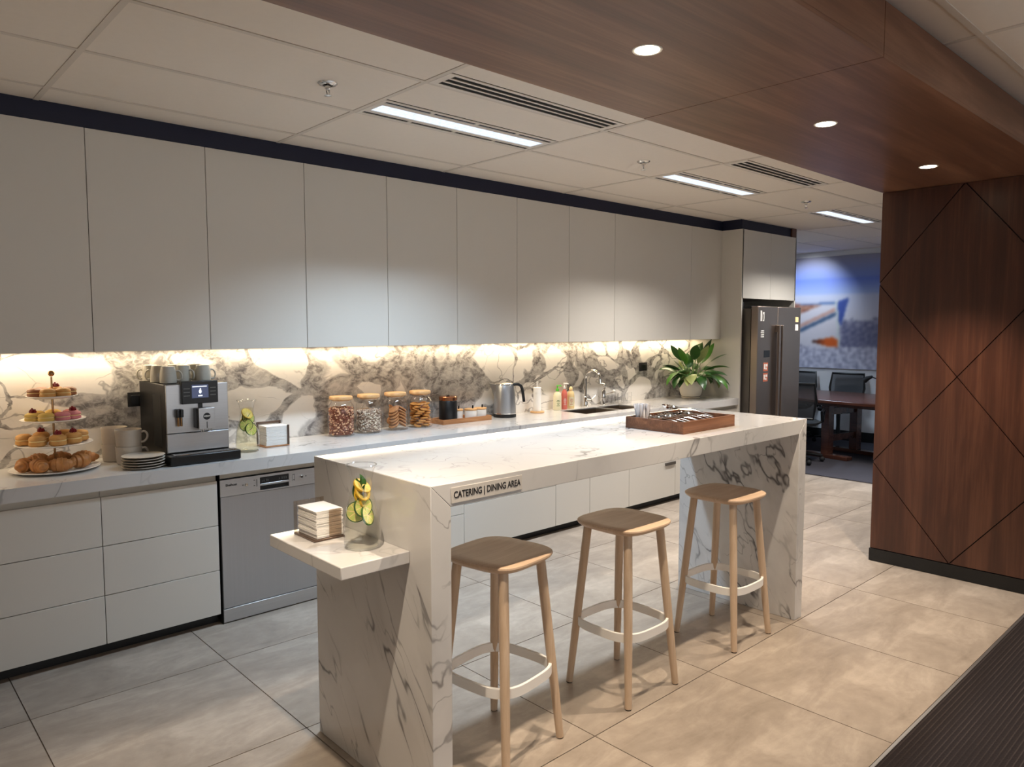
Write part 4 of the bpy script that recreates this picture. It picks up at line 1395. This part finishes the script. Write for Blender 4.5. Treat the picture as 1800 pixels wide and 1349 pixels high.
def soap(label, loc, r, hgt, mat, kind, sx=1.0):
    t = thing('soap_bottle', label, 'bottle', loc, -0.5, 'soap bottles by the sink')
    P = [(r * 0.9, 0), (r, 0.004), (r, hgt * 0.72), (r * 0.8, hgt * 0.88), (r * 0.4, hgt * 0.97), (r * 0.36, hgt)]
    MB().lathe(P, 24, sx=1, sy=0.72).build('body', mat, t)
    lb = MB()
    n = 10
    lb.rings([[(1.01 * r * sin(a), -1.015 * r * 0.72 * cos(a), z) for a in [(-0.7 + 1.4 * i / n) for i in range(n + 1)]] for z in (hgt * 0.15, hgt * 0.62)], 0, False, False, False)
    lo = lb.build('label', {0: M['soap_cream'], 1: M['soap_pink'], 2: M['soap_cream']}[kind], t)
    pr = MB()
    for i, z in enumerate((0.50, 0.44, 0.36, 0.30, 0.22)):
        ww = (0.5, 0.75, 0.6, 0.4, 0.65)[i]
        pr.rings([[(1.02 * r * sin(a), -1.03 * r * 0.72 * cos(a), hgt * zz) for a in (-ww * 0.6, -ww * 0.2, ww * 0.2, ww * 0.6)] for zz in (z, z + 0.025)], 0, False, False, False)
    pr.build('label_print', {0: M['lime_skin'], 1: M['print_white'], 2: M['print_orange']}[kind], lo)
    if kind < 2:
        c = M['pump_green'] if kind == 0 else M['print_white']
        MB().lathe([(r * 0.40, hgt), (r * 0.42, hgt + 0.018), (r * 0.16, hgt + 0.022), (r * 0.14, hgt + 0.044)], 16).build('pump', c, t)
        MB().tube([(-0.008, 0, hgt + 0.047), (0.030, 0, hgt + 0.046), (0.036, 0, hgt + 0.040)], 0.0055, 8).build('nozzle', c, t)
    else:
        MB().lathe([(r * 0.52, hgt), (r * 0.50, hgt + 0.012), (r * 0.3, hgt + 0.026), (0.004, hgt + 0.030)], 18).build('cap', mat, t)


soap('cream soap bottle with green pump beside the sink', (4.600, 4.405, ZT), 0.037, 0.165, M['soap_cream'], 0)
soap('slim coral pink soap pump bottle beside the sink', (4.688, 4.405, ZT), 0.027, 0.178, M['soap_pink'], 1)
soap('pale yellow lotion bottle with rounded cap by the tap', (4.776, 4.410, ZT), 0.033, 0.165, M['soap_yellow'], 2)

# ------------------------------------------------------------------ sink and taps
t = thing('kitchen_sink', 'undermount steel sink with two bowls in the worktop', 'sink', (SX0, SY0, ZT))
SL, SD = SX1 - SX0, SY1 - SY0


def bowl(x0, x1, y0, y1, dp):
    b = MB()
    i = 0.012
    b.quad((x0, y0, -0.004), (x1, y0, -0.004), (x1 - i, y0 + i, -dp), (x0 + i, y0 + i, -dp))
    b.quad((x1, y0, -0.004), (x1, y1, -0.004), (x1 - i, y1 - i, -dp), (x1 - i, y0 + i, -dp))
    b.quad((x1, y1, -0.004), (x0, y1, -0.004), (x0 + i, y1 - i, -dp), (x1 - i, y1 - i, -dp))
    b.quad((x0, y1, -0.004), (x0, y0, -0.004), (x0 + i, y0 + i, -dp), (x0 + i, y1 - i, -dp))
    b.quad((x0 + i, y0 + i, -dp), (x1 - i, y0 + i, -dp), (x1 - i, y1 - i, -dp), (x0 + i, y1 - i, -dp))
    o = b.build('bowl', M['sink'], t, smooth=False)
    MB().lathe([(0.03, -dp + 0.001), (0.03, -dp + 0.003), (0.01, -dp + 0.002)], 18, ((x0 + x1) / 2, (y0 + y1) / 2, 0)).build('drain', M['chrome'], o)


bowl(0.012, 0.46, 0.012, SD - 0.012, 0.19)
bowl(0.49, SL - 0.012, 0.012, SD - 0.012, 0.14)
b = MB()
b.box(0, SL, 0, 0.0125, -0.012, -0.003).box(0, SL, SD - 0.0125, SD, -0.012, -0.003).box(0, 0.0125, 0.0125, SD - 0.0125, -0.012, -0.003)
b.box(SL - 0.0125, SL, 0.0125, SD - 0.0125, -0.012, -0.003).box(0.459, 0.491, 0.0125, SD - 0.0125, -0.012, -0.003)
b.build('rim', M['steel'], t)

t = thing('mixer_tap', 'tall chrome gooseneck mixer tap behind the sink', 'tap', (4.985, 4.425, ZT), 0)
MB().lathe([(0.027, 0), (0.027, 0.004), (0.022, 0.008), (0.021, 0.085), (0.016, 0.092)], 20).build('base', M['chrome'], t)
pts = [(0, 0, 0.08), (0, 0, 0.22)] + [(0.012 * (1 - cos(a)), -0.075 * (1 - cos(a)), 0.245 + 0.085 * sin(a)) for a in [pi * i / 12 for i in range(13)]] + [(0.024, -0.152, 0.215)]
MB().tube(pts, 0.0125, 14).build('spout', M['chrome'], t)
b = MB().tube([(0.0, -0.01, 0.062), (0.02, -0.055, 0.055)], 0.014, 12)
b.build('valve', M['chrome'], t)
MB().tube([(0.02, -0.05, 0.06), (0.045, -0.085, 0.105)], [0.005, 0.004], 8).build('lever', M['chrome'], t)
t = thing('filter_tap', 'short chrome filtered water tap right of the gooseneck tap', 'tap', (5.225, 4.42, ZT), 0)
MB().lathe([(0.022, 0), (0.022, 0.004), (0.019, 0.006), (0.019, 0.06), (0.023, 0.064), (0.023, 0.125), (0.018, 0.135)], 20).build('body', M['chrome'], t)
MB().tube([(0, 0, 0.13), (0.0, -0.02, 0.165), (0.0, -0.015, 0.182), (-0.012, 0.01, 0.20)], [0.012, 0.014, 0.018, 0.006], 12).build('lever', M['chrome'], t)
MB().tube([(0, -0.01, 0.09), (0.02, -0.07, 0.11), (0.03, -0.10, 0.125)], 0.006, 10).build('spout', M['chrome'], t)
MB().ball((0.03, -0.105, 0.130), 0.015, n=14, k=8).build('spout_ball', M['white_gloss'], t)

GL = MB().lathe([(0.026, 0), (0.029, 0.002), (0.034, 0.10), (0.0325, 0.10), (0.028, 0.01), (0.01, 0.008)], 22).mesh('drinking_glass', M['glass'])
for x, y, lb in ((5.315, 4.40, 'clear drinking glass nearest the filter tap'), (5.385, 4.34, 'clear drinking glass second from the filter tap'), (5.40, 4.42, 'clear drinking glass behind the second from the tap'),
                 (5.465, 4.36, 'clear drinking glass in the middle of the group'), (5.475, 4.435, 'clear drinking glass at the back against the splashback'),
                 (5.545, 4.38, 'clear drinking glass at the right end of the group')):
    tag(piece('drinking_glass', GL, (x, y, ZT)), lb, 'glass', 'drinking glasses by the sink')

# ------------------------------------------------------------------ potted plant
t = thing('potted_plant', 'leafy green peace lily in white ceramic pot on worktop end', 'plant', (6.375, 4.24, ZT))
MB().lathe([(0.085, 0), (0.092, 0.003), (0.094, 0.012), (0.088, 0.014)], 32).build('saucer', M['pot'], t)
MB().lathe([(0.072, 0.0145), (0.092, 0.022), (0.106, 0.05), (0.114, 0.10), (0.117, 0.165), (0.114, 0.17), (0.110, 0.165), (0.108, 0.15)], 36, cap1=False).build('pot', M['pot'], t)
MB().lathe([(0.108, 0.145), (0.05, 0.152), (0.005, 0.155)], 24, cap0=False).build('soil', M['soil'], t)


def plant_leaf(az, el, stem, L, wd, droop, mat, twist=0.0):
    b = MB()
    d = Vector((cos(az), sin(az), 0))
    p = Vector((0.03 * cos(az), 0.03 * sin(az), 0.15))
    a = el
    pts = [p.copy()]
    n = 5
    for i in range(n):
        a -= droop * 0.10
        p = p + (d * cos(a) + Vector((0, 0, 1)) * sin(a)) * stem / n
        pts.append(p.copy())
    b.tube(pts, 0.0028, 5, mi=1)
    N = 7
    rows = []
    side0 = Vector((-sin(az), cos(az), 0))
    for i in range(N + 1):
        u = i / N
        tdir = d * cos(a) + Vector((0, 0, 1)) * sin(a)
        nrm = side0.cross(tdir).normalized() * -1
        side = side0 * cos(twist) + nrm * sin(twist)
        w_ = 1.18 * wd * (sin(pi * (u * 0.93 + 0.05)) ** 0.85) * (1.15 - 0.35 * u)
        if i == N:
            w_ = wd * 0.03
        up_ = nrm * (0.28 * w_)
        rows.append([tuple(p - side * w_ - up_), tuple(p), tuple(p + side * w_ - up_)])
        p = p + tdir * (L / N)
        a -= droop / N
    b.rings(rows, 0, False, False, False)
    b.v = [(min(x, XF0 - 6.375 - 0.012), min(y, YWALL - 4.24 - 0.008), max(z, 0.025)) for x, y, z in b.v]
    return b.build('leaf', [mat, M['leaf2']], t)


rn = random.Random(21)
specs = []
for i in range(15):    # outer drooping leaves
    specs.append((2 * pi * i / 15 + rn.uniform(-0.15, 0.15), rn.uniform(0.95, 1.15), rn.uniform(0.17, 0.21), rn.uniform(0.20, 0.27), rn.uniform(0.036, 0.048), rn.uniform(1.3, 2.0)))
for i in range(16):    # middle
    specs.append((2 * pi * i / 16 + 0.25 + rn.uniform(-0.2, 0.2), rn.uniform(0.95, 1.25), rn.uniform(0.12, 0.20), rn.uniform(0.20, 0.27), rn.uniform(0.036, 0.050), rn.uniform(0.9, 1.5)))
for i in range(12):     # upright crown
    specs.append((2 * pi * i / 12 + rn.uniform(-0.3, 0.3), rn.uniform(1.15, 1.45), rn.uniform(0.21, 0.30), rn.uniform(0.19, 0.26), rn.uniform(0.036, 0.048), rn.uniform(0.3, 0.8)))
for i in range(6):    # low leaves hanging over the rim
    specs.append((2 * pi * i / 6 + 0.1 + rn.uniform(-0.2, 0.2), rn.uniform(1.0, 1.15), rn.uniform(0.12, 0.15), rn.uniform(0.11, 0.14), rn.uniform(0.028, 0.036), rn.uniform(1.8, 2.2)))
for i in range(10):    # inner filling leaves
    specs.append((2 * pi * i / 10 + rn.uniform(-0.3, 0.3), rn.uniform(1.0, 1.4), rn.uniform(0.06, 0.12), rn.uniform(0.15, 0.2), rn.uniform(0.034, 0.044), rn.uniform(0.8, 1.6)))
for i, (az, el, st, L, wd_, dr) in enumerate(specs):
    reach = st + L
    lim = YWALL - 4.24 - 0.02
    if sin(az) * reach * 0.85 > lim:         # the wall is close behind: those leaves grow shorter and steeper
        f_ = lim / (sin(az) * reach * 0.85)
        st, L, el = st * max(0.55, f_), L * max(0.5, f_), min(1.4, el + 0.35)
    plant_leaf(az, el, st, L, wd_, dr, M[('leaf', 'leaf', 'leaf2', 'leaf', 'leaf3')[i % 5]], rn.uniform(-0.4, 0.4))

# ------------------------------------------------------------------ cutlery tray on the island
CX_, CY_ = 3.096, 2.115
t = thing('cutlery_tray', 'square walnut tray of spoons on the island top', 'tray', (CX_, CY_, ZI + 0.0005))
hw, hd, hh = 0.224, 0.168, 0.056
MB().box(-hw, hw, -hd, hd, 0, 0.008).build('base', M['walnut_y'], t)
for q in ((-hw, hw, -hd, -hd + 0.010), (-hw, hw, hd - 0.010, hd), (-hw, -hw + 0.010, -hd + 0.0101, hd - 0.0101), (hw - 0.010, hw, -hd + 0.0101, hd - 0.0101)):
    MB().box(*q, 0.0082, hh).build('side', M['walnut_y'], t, bevel=0.0012)


def spoon_mesh(s=1.0):
    b = MB()
    n = 18
    def ell(f, z):
        return [(0.020 * f * cos(2 * pi * i / n), 0.031 * f * sin(2 * pi * i / n) + 0.031, z) for i in range(n)]
    b.rings([ell(1.0, 0.001), ell(0.97, -0.002), ell(0.8, -0.007), ell(0.45, -0.010), ell(0.05, -0.011)], cap0=False)
    b.rings([ell(0.05, -0.0098), ell(0.45, -0.0088), ell(0.8, -0.0058), ell(0.97, -0.0005), ell(1.0, 0.001)], cap1=False)
    hp = [(0, 0.003, 0.0), (0, -0.02, 0.005), (0, -0.06, 0.007), (0, -0.10, 0.004), (0, -0.135, 0.0)]
    wid = [0.006, 0.0038, 0.0042, 0.0062, 0.0085]
    rs = []
    for (x, y, z), w_ in zip(hp, wid):
        rs.append([(-w_, y, z), (0, y, z + 0.0016), (w_, y, z), (0, y, z - 0.0008)])
    b.rings(rs)
    b.v = [(x * s, y * s, z * s) for x, y, z in b.v]
    return b.mesh('spoon', M['chrome'])


SPM = [spoon_mesh(1.25), spoon_mesh(1.4)]
rn = random.Random(4)
g = 'spoons in the walnut tray'
for i in range(9):
    xx = CX_ - 0.125 + (i % 8) * 0.041 + rn.uniform(-0.004, 0.004)
    lay = i // 8
    if i == 8:
        xx = CX_ + 0.10
    o = piece('spoon', SPM[i % 2], (xx, CY_ + 0.045 + rn.uniform(-0.012, 0.015), ZI + 0.048 + 0.020 * lay), None, (radians(7), rn.uniform(-0.1, 0.1), rn.uniform(0.0, 0.12)))
    if i == 8:
        o.scale = (1.3, 1.2, 1.2)
        o.location.y += 0.03
        o.location.z += 0.012
        tag(o, 'biggest serving spoon lying at the back of the walnut tray', 'spoon', g)
    else:
        tag(o, 'chrome spoon lying in the walnut tray', 'spoon', g)
gx, gy = 2.930, 2.226
tb = MB().lathe([(0.030, 0), (0.032, 0.002), (0.039, 0.088), (0.037, 0.088), (0.0305, 0.008), (0.01, 0.006)], 12).build('tumbler', M['glass'])
tb.location = (gx, gy, ZI + 0.0085)
tag(tb, 'clear faceted tumbler of plastic stirrers in the tray corner', 'glass')
ST = MB().box(-0.0055, 0.0055, -0.001, 0.001, 0, 0.102).mesh('plastic_stirrer', plain('milky_plastic', (226, 224, 226), 0.25))
for i in range(34):
    a, q = rn.uniform(0, 6.28), rn.uniform(0.004, 0.026)
    o = piece('plastic_stirrer', ST, (gx + q * cos(a), gy + q * sin(a), ZI + 0.018), None, (q * 9 * -sin(a), q * 9 * cos(a), rn.uniform(0, 3)))
    tag(o, 'milky plastic stirrer standing in the tumbler', 'stirrer', 'stirrers in the tumbler')

# ------------------------------------------------------------------ meeting room: mural, table, chairs
mu = thing('wall_mural', 'wide photo mural of a beached boat on pebbles', 'mural', (XFAR - 0.002, 4.4, 0))
GY0, GY1, GZ0, GZ1 = -1.25, 1.25, 1.015, 2.60
NY, NZ = 150, 90
MB().box(-0.018, 0, GY0, GY1, GZ0, GZ1).build('backing', M['matt_black'], mu)
vs, fs = [], []
for j in range(NZ + 1):
    for i in range(NY + 1):
        vs.append((-0.019, GY1 - (GY1 - GY0) * i / NY, GZ0 + (GZ1 - GZ0) * j / NZ))
for j in range(NZ):
    for i in range(NY):
        q = j * (NY + 1) + i
        fs.append((q, q + 1, q + NY + 2, q + NY + 1))
me = bpy.data.meshes.new('print')
me.from_pydata(vs, [], fs)
at = me.color_attributes.new('print', 'FLOAT_COLOR', 'POINT')
from mathutils import noise as mnoise


def inpoly(px, py, poly):
    c = False
    for i in range(len(poly)):
        (x1, y1), (x2, y2) = poly[i - 1], poly[i]
        if (y1 > py) != (y2 > py) and px < (x2 - x1) * (py - y1) / (y2 - y1) + x1:
            c = not c
    return c


def mixc(a, b, f):
    f = max(0, min(1, f))
    return tuple(p + (q - p) * f for p, q in zip(a, b))


def mural_col(u, v_):
    # u, v in the picture's own frame: u to the right, v downwards
    nz = mnoise.noise(Vector((u * 0.045, v_ * 0.06, 0.0)))
    nf = mnoise.noise(Vector((u * 0.065, v_ * 0.08, 3.0)))
    if v_ < 200:
        c = mixc((150, 146, 160), (120, 138, 200), (v_ - 80) / 100)
    elif v_ < 290:
        c = mixc((96, 120, 205), (160, 178, 220), (v_ - 200) / 90)
    elif v_ < 430:
        c = mixc((186, 194, 220), (200, 202, 216), (v_ - 290) / 140)
    else:
        c = mixc((176, 178, 200), (150, 152, 180), nz + 0.5)
    if v_ > 540 or (u > 345 + 30 * nz and v_ > 440 + 60 * nz and v_ < 575):
        dark = (88, 92, 128) if v_ < 575 else (128, 130, 160)
        c = mixc(dark, (222, 224, 238), 0.58 + 1.5 * nf)
        if v_ < 575:
            c = mixc(c, (76, 80, 116), 0.55)
    hull = [(-260, 300), (100, 335), (312, 330), (330, 470), (336, 575), (250, 590), (60, 560), (-260, 520)]
    if inpoly(u, v_, hull):
        c = (206, 206, 218)
        top = 335 + (u < 100) * 0
        if v_ < 350 + max(0, (215 - u)) * 0.36 and u < 225:
            c = mixc((120, 72, 62), (196, 160, 140), 0.5 + nz)
        ls = 490 - (u - 95) * 0.44
        if abs(v_ - ls) < 11:
            c = (70, 96, 130)
        if abs(v_ - ls + 26) < 9:
            c = (190, 150, 140)
        if inpoly(u, v_, [(165, 545), (300, 520), (335, 540), (335, 578), (265, 570)]):
            c = mixc((60, 30, 26), (206, 96, 40), (u - 190) / 70)
        if v_ < 350 and u > 100 and v_ < 340:
            c = (90, 120, 170)
    if inpoly(u, v_, [(312, 330), (386, 305), (344, 455), (330, 440)]):
        c = (62, 84, 160)
    if abs(u - (312 + (v_ - 330) * 0.1)) < 7 and 325 < v_ < 575:
        c = (196, 206, 208)
    return c


raw = []
for p in vs:
    Yw = 4.4 + p[1]
    u = (1403 + (5.19 - Yw) / 1.16 * 145 - 1380) * 3.21
    v_ = (447 + (2.67 - p[2]) / 1.651 * 198 - 430) * 3.21
    raw.append(mural_col(u, v_))
W1 = NY + 1
for _ in range(2):     # the print is soft
    new = []
    for q in range(len(raw)):
        i, j = q % W1, q // W1
        nb_ = [raw[q]]
        if i > 0: nb_.append(raw[q - 1])
        if i < NY: nb_.append(raw[q + 1])
        if j > 0: nb_.append(raw[q - W1])
        if j < NZ: nb_.append(raw[q + W1])
        new.append(tuple(sum(c[k_] for c in nb_) / len(nb_) for k_ in range(3)))
    raw = new
for q, c in enumerate(raw):
    at.data[q].color = lin(c)
kk = NT('mural_print')
ca = kk.n('ShaderNodeVertexColor', layer_name='print')
M['mural'] = kk.set(ca.outputs[0], 0.45, 0, 0.3)
me.materials.append(M['mural'])
piece('print', me, (0, 0, 0), mu)
for q, sy in ((0.35, 1),):
    d = bpy.data.lights.new('mural_washer_lamp', 'SPOT')
    d.energy, d.color, d.spot_size, d.spot_blend, d.shadow_soft_size = 40, (0.85, 0.92, 1.0), radians(84), 0.9, 0.04
    ws = thing('wall_washer', 'recessed wall washer light above the boat mural', 'downlight', (9.75, 4.95, ZC))
    MB().lathe([(0.04, -0.002), (0.05, -0.004), (0.052, 0.001)], 24).build('trim_ring', M['fixture'], ws)
    o = bpy.data.objects.new('mural_washer_lamp', d)
    COL.objects.link(o)
    o.parent = ws
    o.location = (0, 0, -0.03)
    o.rotation_euler = (0, radians(-50), 0)

tb = thing('meeting_table', 'dark cherry meeting table on trestle legs', 'table', (9.25, 3.95, 0), radians(-9))
MB().prism([(-0.48, -1.3), (0.48, -1.3), (0.60, -0.6), (0.63, 0.0), (0.60, 0.6), (0.48, 1.3), (-0.48, 1.3), (-0.60, 0.6), (-0.63, 0.0), (-0.60, -0.6)], 0.695, 0.74).build('tabletop', M['cherry'], tb, bevel=0.012, seg=3)
MB().box(-0.50, 0.50, -1.15, 1.15, 0.66, 0.694).build('apron', M['cherry'], tb)
for yy in (-0.02, 1.0, -1.0):
    for xx in (-0.31, 0.29):
        lg = MB().box(xx - 0.055, xx + 0.055, yy - 0.05, yy + 0.05, 0.05, 0.6445).build('leg', M['cherry'], tb, bevel=0.004)
        MB().box(xx - 0.06, xx + 0.06, yy - 0.30, yy + 0.30, 0.002, 0.0495).build('foot', M['cherry'], lg, bevel=0.004)
    for zz in (0.20, 0.53):
        MB().box(-0.254, 0.234, yy - 0.025, yy + 0.025, zz, zz + 0.08).build('rail', M['cherry'], tb)


def office_chair(label, loc, rz):
    t = thing('office_chair', label, 'chair', loc, rz, 'black office chairs around the meeting table')
    MB().rings([superel(0.20, 0.44, 28, 3), superel(0.245, 0.455, 28, 3), superel(0.25, 0.485, 28, 3), superel(0.22, 0.50, 28, 3)]).build('seat', M['matt_black'], t)
    # mesh back: frame and thin panel, facing +y is the sitter's front
    b = MB()
    prof = [(0.225, 0.56), (0.235, 0.75), (0.215, 0.96)]
    b.tube([(-0.20, -0.22, 0.54), (-0.235, -0.27, 0.75), (-0.215, -0.30, 0.95), (0.215, -0.30, 0.95), (0.235, -0.27, 0.75), (0.20, -0.22, 0.54), (-0.20, -0.22, 0.54)], 0.016, 8)
    bf = b.build('back_frame', M['black'], t)
    pb = MB()
    pb.rings([[(-0.20, -0.22, 0.55), (0.20, -0.22, 0.55)], [(-0.23, -0.27, 0.75), (0.23, -0.27, 0.75)], [(-0.21, -0.30, 0.94), (0.21, -0.30, 0.94)]], 0, False, False, False)
    pb.build('back_mesh', M['mesh_see'], bf)
    MB().tube([(0, -0.10, 0.42), (0, -0.24, 0.46), (0, -0.26, 0.60)], 0.022, 8).build('back_stem', M['black'], t)
    for s in (-1, 1):
        MB().tube([(s * 0.20, -0.06, 0.45), (s * 0.285, -0.05, 0.50), (s * 0.285, -0.12, 0.61), (s * 0.285, 0.16, 0.62), (s * 0.285, 0.18, 0.59), (s * 0.285, 0.02, 0.50)], 0.017, 8).build('armrest', M['black'], t)
    MB().tube([(0, 0, 0.43), (0, 0, 0.25), (0, 0, 0.10)], [0.03, 0.024, 0.034], 12).build('column', M['black'], t)
    for i in range(5):
        a = 2 * pi * i / 5 + 0.3
        lg = MB().tube([(0.02 * cos(a), 0.02 * sin(a), 0.115), (0.30 * cos(a), 0.30 * sin(a), 0.075)], [0.022, 0.015], 8).build('base_arm', M['black'], t)
        MB().ball((0.30 * cos(a), 0.30 * sin(a), 0.034), 0.031, (1, 0.8, 1), 10, 8).build('castor', M['matt_black'], lg)
    return t


kk = NT('see_through_mesh')
vv = kk.coords((260, 260, 260))
ck = kk.n('ShaderNodeTexChecker')
ck.inputs['Scale'].default_value = 1.0
kk.l(vv, ck.inputs['Vector'])
kk.b.inputs['Base Color'].default_value = lin((40, 42, 46))
kk.b.inputs['Roughness'].default_value = 0.8
kk.l(kk.math('ADD', kk.math('MULTIPLY', ck.outputs['Fac'], 0.35), 0.6), kk.b.inputs['Alpha'])
M['mesh_see'] = kk.mat

c0 = office_chair('black office chair with armrest on near side of meeting table', (8.42, 4.12, 0.003), radians(-70))
dup(c0, (10.12, 4.36, 0.003), radians(92), 'black mesh-back office chair facing us behind the meeting table')
dup(c0, (10.12, 5.05, 0.003), radians(88), 'black mesh-back office chair by the wall, half hidden by fridge')
t = thing('desk_lamp', 'small dark gooseneck lamp standing on the meeting table', 'desk lamp', (9.82, 3.70, 0.741))
MB().lathe([(0.05, 0), (0.05, 0.012), (0.02, 0.018)], 18).build('base', M['matt_black'], t)
MB().tube([(0, 0, 0.016), (0.01, 0.01, 0.12), (0, 0.06, 0.20), (0, 0.12, 0.22)], 0.008, 8).build('stem', M['matt_black'], t)
MB().tube([(0, 0.11, 0.225), (0, 0.17, 0.20), (0, 0.21, 0.165)], [0.016, 0.03, 0.036], 12).build('lamp_head', M['matt_black'], t)
